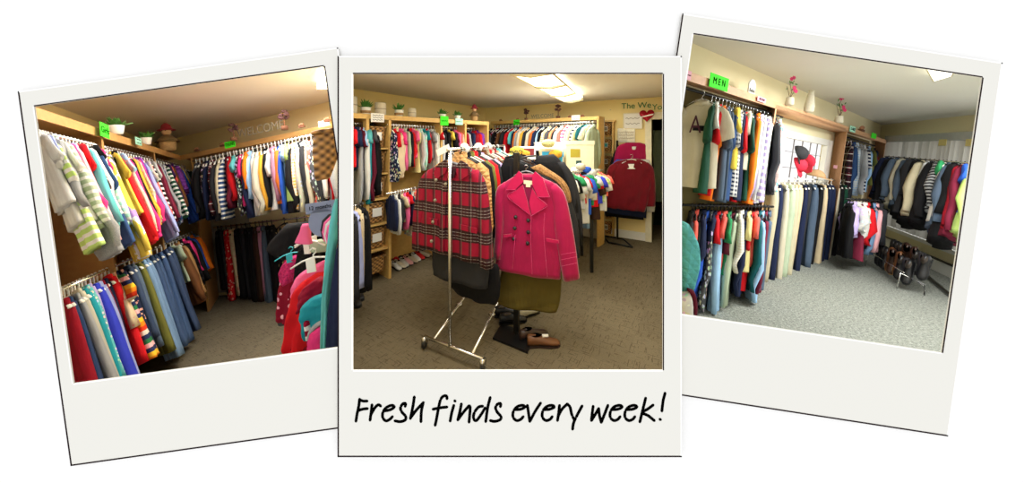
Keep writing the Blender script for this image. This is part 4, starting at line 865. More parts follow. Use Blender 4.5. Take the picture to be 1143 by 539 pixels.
# tops of the shelf
onf = lambda x, dz=0.0, out=.012: R.line_x(f0, f1, x) + [0, 0, dz] - R.b * out
def facecard(x, w_, h, mat, lab, text=None, size=None, dz=-.035, **k): return card(R, onf(x, dz, .03), ad, w_, h, mat, lab, text, size=size, name='shelf_sign', **k)
facecard(802.5, .31, .115, NEON, 'neon green card reading MEN on the shelf edge, right print', 'M E N', .08, -.01)
e = facecard(769.5, .06, .07, PINKC, 'small pink round-cornered card at the near end of the shelf edge, right print'); scribble(e, .06, .07, 1)
facecard(850, .19, .045, PINKC, 'pink card reading MEDIUM on the shelf edge, right print', 'MEDIUM', .035)
facecard(951, .3, .09, MINT, 'mint card reading X-LARGE on the shelf edge, right print', 'X-LARGE', .06, -.02)
facecard(974.5, .34, .09, NEON, 'neon green card near the far end of the shelf edge, right print', None, None, -.01)
tagP = R.atz((841, 105), 2.05) + R.b * .1
e = empty('word_plaque', R, tagP, yaw_of(ad), (1, 1, 1), 'white cut-out plaque with the word Relax standing on the shelf, right print', 'plaque')
MB().slab([(-.07, 0, 0), (.07, 0, 0), (.07, 0, .12), (.03, 0, .16), (-.03, 0, .16), (-.07, 0, .12)], (0, .012, 0)).build('plaque_board', PAPER, e, None, False)
t = bpy.data.objects.new('lettering', text_mesh('Relax', .055, INK, .0005)); C.objects.link(t); t.parent = e; t.location = (0, -.002, .05)
def blossom(P, s, lab):
    e = empty('blossom_vase', R, P, 0, (s, s, s), lab, 'flower vase', 'flower vases on the shelf'); r = random.Random(int(P[0] * 99)); BL = solid('pink_petals', 'd0306a', .7, 0, .3, 60)
    MB().lathe([(.04, 0), (.055, .01), (.05, .1), (.042, .12), (.036, .12), (.04, .02)]).build('vase', STONE, e)
    st = [[(0, 0, .1), (.01, 0, .2), (-.03, 0, .32), (.01, 0, .42)], [(0, 0, .1), (.03, 0, .18), (.06, 0, .24)], [(0, 0, .1), (-.03, .01, .2), (-.07, 0, .28)]]
    for p in st: MB().tube(p, .004, 5).build('stem', TWIG, e)
    for c in ((.01, 0, .42), (-.02, 0, .40), (.05, 0, .24), (.03, -.01, .27), (.07, 0, .22)):
        mb = MB()
        for k in range(6): a = k * 1.05; d = np.array([math.cos(a), -.3, math.sin(a)]) * .03; n_ = np.array([-math.sin(a), 0, math.cos(a)]) * .014; mb.slab([c, np.array(c) + d * .6 + n_, np.array(c) + d * 1.1, np.array(c) + d * .6 - n_], (0, .004, 0))
        mb.build('blossom', BL, e, None, False)
    mb = MB()
    for k in range(9): c = np.array((r.uniform(-.07, .06), r.uniform(-.02, .02), r.uniform(.15, .36))); d = np.array((r.uniform(-.03, .03), 0, r.uniform(0, .03))); n_ = np.array([-d[2], .004, d[0]]) * .4; mb.slab([c, c + d + n_, c + 2 * d, c + d - n_], (0, .003, 0))
    mb.build('leaves', LEAF, e, None, False); return e
blossom(R.atz((884, 116), 2.05) + R.b * .1, .72, 'tall pink blossoms in a stone vase at the alcove\'s near end, right print')
blossom(R.atz((939.5, 136.5), 2.05) + R.b * .1, .85, 'pink blossoms in a stone vase at the alcove\'s far end, right print')
solo(MB().lathe([(.036, 0), (.045, .01), (.048, .07), (.034, .18), (.024, .24), (.027, .26), (.022, .26), (.02, .23)]), 'bottle_vase', STONE, R, R.atz((906, 124), 2.05) + R.b * .1, 0, 'tall grey stoneware vase between the two blossom vases, right print', 'vase')
ornament(R, R.atz((964.5, 147.5), 2.05) + R.b * .1, 1.3, yaw_of(ad), 'little brown and white figurine near the mint card, right print', None)
ceil_fixture(R, [(1042, 91), (1062, 85), (1068, 76), (1030, 70)], Z3 - .06, 'bright white ceiling lamp cut by the top edge, right print', 1, em=4.0)
# caps in the window
def cap(P, yaw, pitch, mat, lab):
    e = empty('baseball_cap', R, P, yaw, (1, 1, 1), lab, 'cap', 'caps hanging in the window'); g = MB(); RR = []
    for k in range(7):
        th = math.pi / 2 * k / 6; RR.append([(.085 * math.cos(a) * math.sin(th) , .1 * math.sin(a) * math.sin(th), .1 * math.cos(th)) for a in [2 * math.pi * j / 18 for j in range(18)]])
    RR[0] = [(.004 * math.cos(a), .004 * math.sin(a), .1) for a in [2 * math.pi * j / 18 for j in range(18)]]
    c = g.rings(RR).build('crown', mat, e); b = MB().slab([(-.075, -.06, 0), (-.06, -.14, -.012), (0, -.165, -.016), (.06, -.14, -.012), (.075, -.06, 0)], (0, 0, .008)).build('brim', mat, e, None, False)
    MB().blob((0, 0, .102), (.008, .008, .005), 8).build('button', mat, e)
    for o in (c, b, e.children[-1]): pass
    e.matrix_world = e.matrix_world @ Matrix.Rotation(pitch, 4, 'X'); return e
RC = solid('red_cap_cloth', 'd0203c', .8); wc = lambda p: R.onplane(p, wa + inA * .12, da)
ya = yaw_of(da)
cap(wc((891, 171)), ya, 1.2, solid('black_cap_cloth', '26262a', .8), 'black baseball cap hanging uppermost in the window, right print')
cap(wc((890, 184)), ya, 1.2, RC, 'red baseball cap hanging below the black cap, right print')
cap(wc((900, 180)), ya + 1.1, 1.3, RC, 'red baseball cap seen edge-on beside the other caps, right print')
cap(wc((911, 197)), ya + .2, .1, solid('tan_cap_cloth', 'c09a70', .9), 'tan knitted cap low at the window corner, right print')
# shoe rack and shoes
def shoe_mesh(nm, tall=.0):
    mb = MB(); RR = []
    prof = [(-.13, .026, .075 + tall * .3), (-.12, .034, .09 + tall), (-.07, .037, .085 + tall), (-.02, .037, .075 + tall * .4), (.03, .042, .06), (.08, .045, .045), (.12, .038, .034), (.14, .02, .022)]
    for x, hw, h in prof: RR.append([(x + (0 if math.sin(a) < 0 else 0), hw * math.cos(a), .012 + h * (.5 + .5 * math.sin(a))) for a in [2 * math.pi * j / 14 for j in range(14)]])
    return mb.rings(RR)
def sole_mesh():
    pts = [(-.135, -.022), (-.12, -.035), (-.03, -.032), (.06, -.046), (.12, -.038), (.145, -.012), (.145, .012), (.12, .038), (.06, .046), (-.03, .032), (-.12, .035), (-.135, .022)]
    return MB().slab([(x, y, 0) for x, y in pts], (0, 0, .016))
def hole_mesh(tall=0.): return MB().rings([[(-.06 + .05 * k * math.cos(a), .028 * k * math.sin(a), .094 + tall - .012 * (1 - k)) for a in [2 * math.pi * j / 12 for j in range(12)]] for k in (1.0, .9, .3)])
def shoe(room, P, yaw, colr, lab, pitch=0.0, roll=0.0, s=1.0, tall=0.0, group=None, sole=None, cat='shoe', lace=False, nm='shoe'):
    m = solid('shoe_' + colr.replace(' ', '_'), PAL[colr], .4, 0, .2); e = empty(nm, room, P, yaw, s if isinstance(s, tuple) else (s, s, s), lab, cat, group)
    shoe_mesh('upper', tall).build('upper', m, e); sole_mesh().build('sole', sole or BLACK, e, None, False); hole_mesh(tall).build('opening', INK if colr != 'black' else solid('shoe_lining', '5a5048', .9), e)
    if lace: MB().box((.02, 0, .085), (.05, .03, .006)).build('laces', PAPER, e, None, False)
    e.matrix_world = e.matrix_world @ Matrix.Rotation(pitch, 4, 'Y') @ Matrix.Rotation(roll, 4, 'X'); return e
q0, q1 = R.atz((979, 292), .1), R.atz((1016, 316), .1); sd = (q1 - q0) * [1, 1, 0]; SLn = np.linalg.norm(sd); sd /= SLn; sn = inB
e = empty('shoe_rack', R, q1 * [1, 1, 0], yaw_of(-sd), (1, 1, 1), 'low chrome wire shoe rack on the carpet under the jackets, right print', 'shoe rack')
for y, z in ((-.08, .12), (.08, .22)): MB().tube([(-.05, y, z), (SLn + .05, y, z)], .006, 6).build('long_rail', CHROME, e)
for x in (-.03, SLn): MB().tube([(x, -.11, 0), (x, -.10, .13), (x, .10, .2), (x, .11, 0)], .008, 8).build('end_frame', CHROME, e)
cols = ['black', 'black', 'black', 'brown', 'dark brown', 'brown', 'black', 'charcoal', 'black']
nS = len(cols); per = SLn / nS
place_w = ['at the far end of', 'second from the far end of', 'third from the far end of', 'leftmost brown one on', 'second brown one on', 'third brown one on', 'third from the near end of', 'second from the near end of', 'at the near end of']
for i, cc in enumerate(cols):
    for lv in (0, 1):
        P = q0 * [1, 1, 0] + sd * (per * (i + .5) + .05 * lv) - sn * .10 * lv + [0, 0, .2 + .11 * lv]; sg2 = -P / np.linalg.norm(P)
        bt = cc in ('brown', 'dark brown')
        shoe(R, P, yaw_of(sg2) + .25 * math.sin(i * 3), cc if lv == 0 or not bt else 'dark brown', say('%s %s shoe %s the shoe rack, right print' % ('upper' if lv else 'lower', cc if lv == 0 or not bt else 'dark brown', place_w[i])), 1.0, 0, (1.0, .95, 1.15), .10 if bt else .03, 'shoes on the chrome shoe rack', solid('tan_sole', 'b08850', .7) if bt else None)
A, B = R.atz((1027, 301), .03), R.atz((1062, 330), .03)
solo(MB().tube([[0, 0, 0], B - A, (B - A) * 1.3], .018, 8), 'black_pole', BMETAL, R, A, 0, 'black pole lying on the carpet along the baseboard, right print', 'pole')
# near left: puffer and bag cut by the frame
piece(R, 1.75, 'puffer_jacket', 'aqua quilted jacket sleeve at the left edge, right print', 'jacket', [('sleeve', 'aqua', 'quilted', .07, [(757, 246), (757, 270), (757, 300), (757, 330)], [(767, 249), (777, 275), (776, 300), (764, 330)], .01, 5)])
piece(R, 1.65, 'tote_bag', 'white tote bag with dark print at the lower left corner, right print', 'bag', [('bag_body', 'white', 'patterned', .05, [(757, 332), (757, 345), (757, 356)], [(769, 326), (771, 338), (771, 354)], .004, 4), ('maroon_side', 'burgundy', '', .03, [(768, 322), (770, 335), (771, 352)], [(774, 324), (777, 338), (776, 354)], .004, 4)])

# ================================================================== MIDDLE PRINT
R = R2; WM = WOOD['middle']
u0, u1 = R.atz((386.5, 125.6), 2.12), R.atz((546, 135.9), 2.12); ua = (u1 - u0) * [1, 1, 0]; ULn = np.linalg.norm(ua); ua /= ULn
Sx = lambda x: float(np.linalg.norm((R.line_x(u0, u1, x) - u0)[:2]))
ubk = np.array([-ua[1], ua[0], 0]) * .5
unit(R, u0, u1, ubk, 2.12, .06, [Sx(409), Sx(434), Sx(492), Sx(519), Sx(544)], WM, 'long yellow maple hanging unit along the left wall, middle print', WM)
v0, v1 = R.atz((548, 135.6), 2.2), R.atz((668.5, 129.5), 2.2); va = (v1 - v0) * [1, 1, 0]; va /= np.linalg.norm(va); vbk = np.array([-va[1], va[0], 0]); vbk = vbk if vbk[1] > 0 else -vbk
unit(R, v0, v1, vbk * .25, 2.2, .06, [0.02, float(np.linalg.norm((v1 - v0)[:2])) - .04], WM, 'yellow maple hanging unit along the back wall, middle print', solid('grey_back_panel', '9e9888', .9, 0, .05))
fx = lambda x, z, out=0.0: R.line_x(u0, u1, x) * [1, 1, 0] + [0, 0, z] - ubk / .5 * out
# baskets in the narrow bay
def basket(P, dirn, w_, h, d_, lab, group, labelcard=True):
    e = empty('wicker_basket', R, P, yaw_of(dirn), (1, 1, 1), lab, 'basket', group); mb = MB(); RR = []
    for f, k in ((0, .88), (.02, .9), (.5, .96), (.96, 1.0), (1.0, 1.02), (1.0, .94), (.9, .92)):
        a, b = w_ / 2 * k, d_ / 2 * k; c = .02; RR.append([(x, y, h * f) for x, y in ((-a + c, -b), (a - c, -b), (a, -b + c), (a, b - c), (a - c, b), (-a + c, b), (-a, b - c), (-a, -b + c))])
    mb.rings(RR).build('basket_body', WICK, e, None, False)
    MB().tube([(-w_ / 2, -d_ / 2, h), (w_ / 2, -d_ / 2, h)], .012, 6).build('rim', WICK, e)
    if labelcard:
        MB().box((0, -d_ / 2 - .008, h * .55), (w_ * .5, .003, h * .42)).build('label_card', PAPER, e, None, False)
    return e
bw = Sx(434) - Sx(409) - .05; bm_ = R.line_x(u0, u1, 422) * [1, 1, 0] + ubk * .5
for i, z in enumerate((.1, .42, .74, 1.06, 1.38, 1.70)):
    basket(bm_ + [0, 0, z + .01], ua, bw, .25 if i else .2, .44, 'wicker basket %s in the narrow left bay, middle print' % ['on the bottom shelf', 'second from bottom', 'third from bottom', 'third from top', 'second from top', 'topmost'][i], 'wicker baskets in the left bay', i > 0)
    if i: solo(MB().slab([(0, 0, -.02), (0, 0, 0), ua * bw, ua * bw - [0, 0, .02]], ubk * .96), 'bay_shelf', WM, R, R.line_x(u0, u1, 409) * [1, 1, 0] + ua * .04 + [0, 0, z], 0, 'narrow wooden shelf board carrying the basket %s, middle print' % ['', 'second from bottom', 'third from bottom', 'third from top', 'second from top', 'topmost'][i], 'shelf', 'shelf boards of the left bay', None, False)
MD = -ubk / .5
MA = IT('''392,red,,tee,186;395,navy,,tee,187;398,navy,,tee,190;400,grey,,shirt,228;402,burgundy,,tee,190;404,sky blue,,tee,190;406,white,,shirt,222;408,aqua,,tee,182;410,teal,,shirt,226;412,burgundy,,shirt,222;414,dark grey,,tee,180;416,black,,jacket,216''')
def rackm(p0, p1, z, items, phrase, wd, ws=.9, ts=.8, hang='white', rail='steel', edge=0.0, tilt=0.0, z1=None, L0=.72): return rack(R, p0, p1, z, items, phrase, wd, ws, ts, tilt, hang, rail, z1, L0, edge=edge)
rackm((387, 137.2), (418, 139.2), 2.0, MA, 'near left rail, middle print', MD, .8, .8, 'black', edge=.45)
rackm((387, 232), (404, 227), 1.15, IT('''392,charcoal,,trousers,330;395,periwinkle,,trousers,318;398,beige,,trousers,312;401,black,,trousers,322;404,black,,trousers,320'''), 'near lower rail, middle print', MD, .9, 1, 'black', edge=.6)
MB1 = IT('''436,navy,patterned,sweater,202;439,red,,tee,190;442,beige,,puffer,198;445,hot pink,,tee,184;448,pink,,sweater,190;451,sage,,shirt,186;454,black,,sweater,186;457,red,,shirt,186;460,pink,,tee,176;463,pale yellow,,dress,192;466,light grey,,shirt,190;469,mint,patterned,shirt,190;472,teal,,tee,172;475,red,,shirt,182;478,grey,,tee,176;481,white,,shirt,190;484,stone,,shirt,186;487,red,,tee,170;489,light grey,,shirt,186;491,charcoal,,tee,180''')
rackm((434, 139.2), (491, 142.0), 2.0, MB1, 'long left rail, middle print', MD, .68, .75, edge=.25)
rackm((433, 216), (480, 206.5), 1.13, IT('''437,navy,,shirt,256;441,white,,shirt,260;444,charcoal,,shirt,255;447,beige,,tee,246;450,pink,,shirt,254;453,red,,tee,240;456,navy,,shirt,250;459,stone,patterned,shirt,262;463,coral,patterned,shirt,254;467,white,,shirt,258;470,denim blue,denim,jeans,278;474,aqua,,tee,240;478,navy,,jeans,275'''), 'kids lower rail, middle print', MD, .6, .8, edge=.2)
rackm((494, 142.1), (518, 143.2), 2.0, IT('''496,black,,sweater,178;499,yellow,,tee,170;502,black,,shirt,178;504,maroon,,tee,176;507,pink,,shirt,176;509,coral,,shirt,176;512,cream,,shirt,176;514,dark red,,sweater,176;517,grey,,shirt,176'''), 'short middle bay rail, middle print', MD, .8, .9, edge=.3)
rackm((521, 143.3), (543, 144.4), 2.0, IT('''523,navy,,shirt,178;526,dark red,,sweater,178;529,red,,shirt,178;532,purple,,puffer,172;535,blue,,jacket,176;538,black,,sweater,178;541,charcoal,,shirt,178'''), 'far left bay rail, middle print', MD, .8, .9, edge=.3)
MBK = IT('''550,black,,shirt,;553,charcoal,,sweater,;556,dark red,patterned,shirt,;559,black,,shirt,;562,burgundy,plaid,shirt,;565,brown,,shirt,;568,charcoal,,sweater,;572,red,,sweater,;576,aqua,,tee,;579,navy,,shirt,;582,orange,,shirt,;585,grey,,shirt,;588,cream,,sweater,;591,mustard,,sweater,;594,charcoal,,shirt,;597,cream,,shirt,;601,burnt orange,,sweater,;604,navy,,shirt,;607,sky blue,,tee,;610,black,,sweater,;614,yellow,gingham,shirt,;618,dark grey,,shirt,;621,peach,,sweater,;625,black,,shirt,;628,white,,shirt,;631,coral,,shirt,;634,pink,striped,shirt,;638,khaki,patterned,shirt,;641,beige,,shirt,;644,navy,striped,shirt,;648,pale yellow,,shirt,;651,dark teal,,dress,;655,aqua,,shirt,;658,cream,patterned,dress,;662,sage,,shirt,''')
rackm((550, 141.3), (664, 136.0), 2.09, MBK, 'back wall rail, middle print', -vbk, .95, .9, L0=.8)
garment(R, R.atz((662, 140), 2.09) - vbk * .12, va, 'dress', 'mauve', '', .8, .3, 1, 0, 'long mauve dress hanging on the end of the back unit, middle print', None, 'white', 'hangers on the back unit, middle print', 'white plastic hanger holding the mauve dress, middle print')
# ornaments on top
plant(R, fx(414.5, 2.12) + ubk * .3, 1.05, 'leafy plant in white pot between two stone pots, middle print', PAPER, wrap=True)
plant(R, fx(452, 2.12) + ubk * .3, 1.05, 'leafy plant in wrapped pot nearer the far stone pot, middle print', PAPER, wrap=True)
plant(R, fx(500.5, 2.12) + ubk * .3, .95, 'leafy plant in wrapped pot above the neon card, middle print', PAPER, wrap=True)
plant(R, fx(517.5, 2.12) + ubk * .3, .9, 'leafy plant above the mint card, middle print', PAPER)
pot_lantern(R, fx(395, 2.12) + ubk * .25, 1.0, 'speckled stone pot cut by the left frame edge, middle print')
pot_lantern(R, fx(430, 2.12) + ubk * .25, .8, 'speckled stone pot between two leafy plants, middle print')
pot_lantern(R, fx(465.5, 2.12) + ubk * .25, .62, 'smallest speckled stone pot, right of the second plant, middle print')
scarecrow(R, R.atz((534, 135.2), 2.12) + ubk * .2, .85, .2, 'small scarecrow doll with dark hat in the far shelf corner, middle print')
sg = lambda x, dz=0.0: fx(x, 2.09 + dz, .012)
e = card(R, sg(421, -.01), ua, .17, .11, PAPER, 'white letter card on the left shelf edge between plant and pot, middle print', name='shelf_sign'); scribble(e, .17, .11, 3)
e = card(R, sg(495.5), ua, .15, .14, NEON, 'neon green card on the left shelf edge, middle print', name='shelf_sign'); scribble(e, .15, .14, 1)
e = card(R, sg(512), ua, .15, .10, MINT, 'mint card on the left shelf edge, middle print', name='shelf_sign'); scribble(e, .15, .1, 1)
gx = lambda x, z, out=0.0: R.line_x(v0, v1, x) * [1, 1, 0] + [0, 0, z] - vbk * out
card(R, gx(577, 2.155, .015), va, .15, .11, NEON, 'neon green card reading Teen on the back shelf edge, middle print', 'Teen', size=.07, name='shelf_sign')
e = card(R, gx(643, 2.19, .015), va, .16, .09, PAPER, 'small white card on the back shelf edge, middle print', name='shelf_sign'); scribble(e, .16, .09, 2)
for x, d in ((554, 'left of the neon card'), (573, 'just above the neon card'), (632, 'right of the far topiary'), (646, 'behind the white card')): ornament(R, gx(x, 2.2) + vbk * .15, .62, yaw_of(va), 'little brown carved ornament %s, middle print' % d)
topiary(R, gx(581, 2.2) + vbk * .2, 1.0, 'dried topiary right of the neon card, middle print'); topiary(R, gx(617, 2.2) + vbk * .2, 1.1, 'dried topiary near the middle of the back shelf, middle print')
wl = empty('welcome_word', R, gx(599, 2.2) + vbk * .2, yaw_of(va), (1, 1, 1), 'faint wire letters spelling WELCOME on the back shelf, middle print', 'word sign')
t = bpy.data.objects.new('wire_letters', text_mesh('WELCOME', .11, PEWTER, .001)); C.objects.link(t); t.parent = wl; t.location = (0, 0, .07)
ceil_fixture(R, [(569.4, 82.2), (616, 81), (650.5, 110.5), (629, 113.5)], Z2 - .07, 'long fluorescent ceiling lamp with three glowing panels, middle print', 3, em=1.8)
# back wall right part
wb = lambda p, out=.02: R.onplane(p, c2 + inM * out, R.b)
inM = np.array([R.b[1], -R.b[0], 0.]); inM = inM if inM.dot(R.eye - c2) > 0 else -inM; wx = -R.b
m = MB(); A, B = wb((676, 262), 0) * [1, 1, 0], wb((722, 262), 0) * [1, 1, 0]; m.slab([A, B, B + [0, 0, .14], A + [0, 0, .14]], inM * .03); struct(m, 'baseboard_back', TRIM, R)
m = MB()
for x0, x1 in ((720.5, 727.5),): A, B = wb((x0, 200), 0) * [1, 1, 0], wb((x1, 200), 0) * [1, 1, 0]; m.slab([A, B, B + [0, 0, doorz + .12], A + [0, 0, doorz + .12]], inM * .05)
A, B = wb((720.5, 200), 0) * [1, 1, 0], wb((749, 200), 0) * [1, 1, 0]; m.slab([A + [0, 0, doorz], B + [0, 0, doorz], B + [0, 0, doorz + .12], A + [0, 0, doorz + .12]], inM * .05)
struct(m, 'trim_1', solid('cream_door_trim', 'e6dfc0', .6), R)
GR_ = solid('green_marker', '2c7a4c', .8)
for txt, px_, s_, lab in (('The We', (710, 118), .15, 'green handwritten word beginning The We high on the back wall, middle print'), ('You', (736, 119.5), .14, 'green handwritten word You above the doorway, middle print')):
    P = wb(px_, .012); e = empty('wall_lettering', R, P, yaw_of(wx), (1, 1, 1), lab, 'wall lettering', 'green lettering on the back wall'); t = bpy.data.objects.new('painted_word', text_mesh(txt, s_, GR_, .001)); C.objects.link(t); t.parent = e
e = empty('heart_decoration', R, wb((722, 128.5), .07), yaw_of(wx), (1, 1, 1), 'shiny red foil heart with a white band hanging beside the doorway, middle print', 'decoration')
hp = [(.13 * 16 * math.sin(a) ** 3 / 17, .13 * (13 * math.cos(a) - 5 * math.cos(2 * a) - 2 * math.cos(3 * a) - math.cos(4 * a)) / 17) for a in [2 * math.pi * j / 32 for j in range(32)]]
MB().rings([[(x * k, y, z * k) for x, z in hp] for k, y in ((.85, -.035), (1, -.015), (1, .005), (.9, .02))]).build('foil_heart', solid('red_foil', 'b01028', .25, .3), e)
MB().slab([(-.11, -.04, -.05), (.11, -.04, .0), (.11, -.04, .02), (-.11, -.04, -.03)], (0, .004, 0)).build('white_band', PAPER, e, None, False)
A, B = wb((696, 135), .02), wb((716.5, 135), .02); h_ = .28; w_ = float(np.linalg.norm(A - B))
e = card(R, (A + B) / 2, wx, w_, h_, PAPER, 'cream letter board sign with two text lines by the red heart, middle print', cat='sign', name='wall_sign'); scribble(e, w_, h_ * .7, 2, PEWTER)
m = MB(); [m.box((x, -.006, 0), (.015, .012, h_)) for x in (-w_ / 2, w_ / 2)]; [m.box((0, -.006, z), (w_, .012, .015)) for z in (-h_ / 2, h_ / 2)]; m.build('sign_border', solid('cream_door_trim', 'e6dfc0'), e, None, False)
for k, (x, lab) in enumerate(((694.5, 'left silvery plastic sleeve of notices pinned on the wall, middle print'), (703.5, 'right silvery plastic sleeve of notices pinned on the wall, middle print'))):
    e = card(R, wb((x, 151), .02), wx, .16, .26, solid('plastic_sleeve', 'c9c8c0', .15, .3, .25, 12), lab, cat='notice', name='notice_sleeve', group='notices on the back wall'); scribble(e, .16, .22, 3, PEWTER)
# narrow bookcase against the wall
g0 = R.atz((664.5, 262), 0); BW = .33; bk = empty('basket_bookcase', R, g0, yaw_of(wx), (1, 1, 1), 'tall narrow bookcase of labelled wicker baskets against the back wall, middle print', 'bookcase')
ppm = F / R.depth(g0); BW = 19.0 / ppm; BH = 1.8 + 20.5 / ppm
for x in (0, BW): MB().box((x, .17, BH / 2), (.03, .34, BH)).build('side_panel', WM, bk, None, False)
MB().box((BW / 2, .33, BH / 2), (BW, .02, BH)).build('back_panel', WM, bk, None, False); MB().box((BW / 2, .17, BH), (BW + .08, .38, .035)).build('top_board', WM, bk, None, False)
nb = 7; stp = BH / nb
for i in range(nb): MB().box((BW / 2, .17, .03 + i * stp), (BW - .03, .32, .022)).build('shelf', WM, bk, None, False)
for i in range(nb):
    P = g0 + wx * (BW / 2) + (-inM) * .17 + [0, 0, .045 + i * stp]
    e = basket(P, wx, BW - .06, stp * .72, .28, 'wicker basket on the %s shelf of the narrow bookcase, middle print' % ['bottom', 'second', 'third', 'fourth', 'fifth', 'sixth', 'top'][i], 'wicker baskets in the narrow bookcase')
    MB().box((.01, -.152, stp * .4), (BW * .3, .003, stp * .2)).build('teal_print' if i == 5 else 'label_text', solid('teal_label', '3fb4c4', .8) if i == 5 else PEWTER, e, None, False)
e = card(R, wb((684, 132), .02) * 1.0, wx, .01, .01, PAPER, 'x') ; bpy.data.objects.remove(e.children[0]); bpy.data.objects.remove(e)
e = solo(MB().lathe([(.05, 0), (.06, .01), (.055, .1), (.07, .2), (.062, .2), (.05, .1), (.04, .02)]), 'glass_vase', solid('frosted_glass', 'cfd0c4', .2, 0, .3), R, g0 + wx * BW * .8 - inM * .17 + [0, 0, BH + .02], 0, 'pale glass vase on top of the narrow bookcase, middle print', 'vase')
for k, x in enumerate((704, 709)):
    P = R.atz((x, 262), .0); solo(MB().box((0, 0, .22), (.13, .04, .44)), 'white_board', TRIM, R, P, yaw_of(wx), '%s white board leaning by the baseboard, middle print' % ['left', 'right'][k], 'board', 'white boards by the baseboard', None, False)
# hallway
A = R.onplane((728, 200), c2 - inM * 1.2, R.b) * [1, 1, 0]; e = empty('green_cabinet_door', R, A, yaw_of(wx), (1, 1, 1), 'pale green door panel standing in the dark hallway, middle print', 'door')
MB().box((.1, 0, 1.25), (.42, .04, 1.5)).build('door_panel', solid('pale_green_paint', '9fb492', .5), e, None, False); MB().box((.24, -.03, 1.3), (.02, .03, .12)).build('handle', CHROME, e, None, False)
MTq = [R.atz(p, .012) for p in ((716, 250), (751, 252), (751, 224), (723, 222))]
solo(MB().slab([p - MTq[0] for p in MTq], (0, 0, .01)), 'door_mat', solid('green_mat', '2c5a48', 1, 0, .3, 90), R, MTq[0], 0, 'dark green mat on the hallway floor, middle print', 'mat', smooth=False)
P = R.onplane((737, 216), c2 - inM * 2.2, R.b) * [1, 1, 0]
e = empty('hall_shoe_shelf', R, P, yaw_of(wx), (1, 1, 1), 'low brown wooden shelf in the dark hallway, middle print', 'shelf')
for z in (.25, .6, .95): MB().box((0, 0, z), (.9, .3, .04)).build('shelf', solid('dark_wood', '4a3220', .6), e, None, False)
for x in (-.43, .43): MB().box((x, 0, .5), (.04, .3, 1.0)).build('side_panel', solid('dark_wood', '4a3220', .6), e, None, False)
# ---- rolling rack
r0, r1 = R.atz((474, 375.5), .1), R.atz((539, 400.5), .1); bar = (r1 - r0) * [1, 1, 0]; BL_ = float(np.linalg.norm(bar)); bar /= BL_
s0_, s1_ = R.atz((485, 379), .1), R.atz((531, 315), .1); back = (s1_ - s0_) * [1, 1, 0]; back /= np.linalg.norm(back)
e = empty('rolling_garment_rack', R, r0 * [1, 1, 0], yaw_of(bar), (1, 1, 1), 'chrome rolling garment rack carrying the crimson plaid jacket, middle print', 'garment rack')
bq = (back.dot(bar), back.dot(np.array([-bar[1], bar[0], 0]))); RL = 1.9; bx = lambda t, s, z: (t + bq[0] * s, bq[1] * s, z)
pt = float((R.atz((502.5, 386), .1) - r0).dot(bar)); PT = R.drop(r0 * [1, 1, 0] + bar * pt + [0, 0, 2.1], 167); TOPZ = 2.1 - PT
MB().tube([bx(0, 0, .1), bx(BL_, 0, .1)], .013, 10).build('front_bar', CHROME, e); MB().tube([bx(0, RL, .1), bx(BL_, RL, .1)], .013, 10).build('rear_bar', CHROME, e)
for t_ in (BL_ * .17, BL_ * .83):
    MB().tube([bx(t_, 0, .1), bx(t_, RL, .1)], .012, 10).build('base_rail', CHROME, e)
    MB().tube([bx(t_ - .03, RL * .3, .1), bx(t_ + .03, RL * .3, .1)], .018, 8).build('joint_knob', CHROME, e)
MB().tube([bx(pt, 0, .1), bx(pt, 0, TOPZ)], .014, 12).build('front_post', CHROME, e); MB().tube([bx(pt, RL, .1), bx(pt, RL, TOPZ)], .014, 12).build('rear_post', CHROME, e)
MB().tube([bx(pt, -.04, TOPZ), bx(pt, RL, TOPZ)], .014, 12).build('hanging_rod', CHROME, e)
for t_, s_ in ((0, 0), (BL_, 0), (0, RL), (BL_, RL)):
    w_ = MB().rings([[bx(t_ + y, s_ + rr * math.cos(a), .04 + rr * math.sin(a)) for a in [2 * math.pi * j / 18 for j in range(18)]] for rr, y in ((.02, -.014), (.04, -.012), (.04, .012), (.02, .014))]).build('caster_wheel', BLACK, e)
    MB().box(bx(t_, s_, .07), (.03, .05, .06)).build('caster_fork', CHROME, w_)
topP = r0 * [1, 1, 0] + bar * pt + [0, 0, TOPZ]
for i, f in enumerate((.28, .62, .92)):
    P = topP + back * RL * f * .62; e2 = empty('size_divider', R, P, yaw_of(bar), (1, 1, 1), 'white round size divider %s on the rolling rack rod, middle print' % ['nearest the front post', 'halfway', 'farthest'][i], 'divider', 'white round dividers on the rolling rack')
    MB().rings([[(rr * math.cos(a), y, rr * math.sin(a)) for a in [2 * math.pi * j / 24 for j in range(24)]] for rr, y in ((.018, -.004), (.052, -.004), (.052, .004), (.018, .004))], cap=False).build('ring', WHITE, e2)
e2 = empty('size_tag', R, topP + [0, 0, -.005], yaw_of(bar), (1, 1, 1), 'blank white slanted tag at the front end of the rolling rack, middle print', 'tag')
MB().box((-.055, -.02, .0), (.14, .006, .055), 0, .38).build('tag_card', WHITE, e2, None, False)
RK = IT('''1,tan,quilted,coat,;2,black,,jacket,;3,olive,,jacket,;4,red,,jacket,;5,charcoal,,coat,;6,lavender,,sweater,;7,brown,,jacket,;8,khaki,fur,coat,;9,red,,jacket,;10,stone,heather,jacket,;11,dark red,,coat,;12,orange,,sweater,;13,aqua,,jacket,;14,mint,,sweater,''')
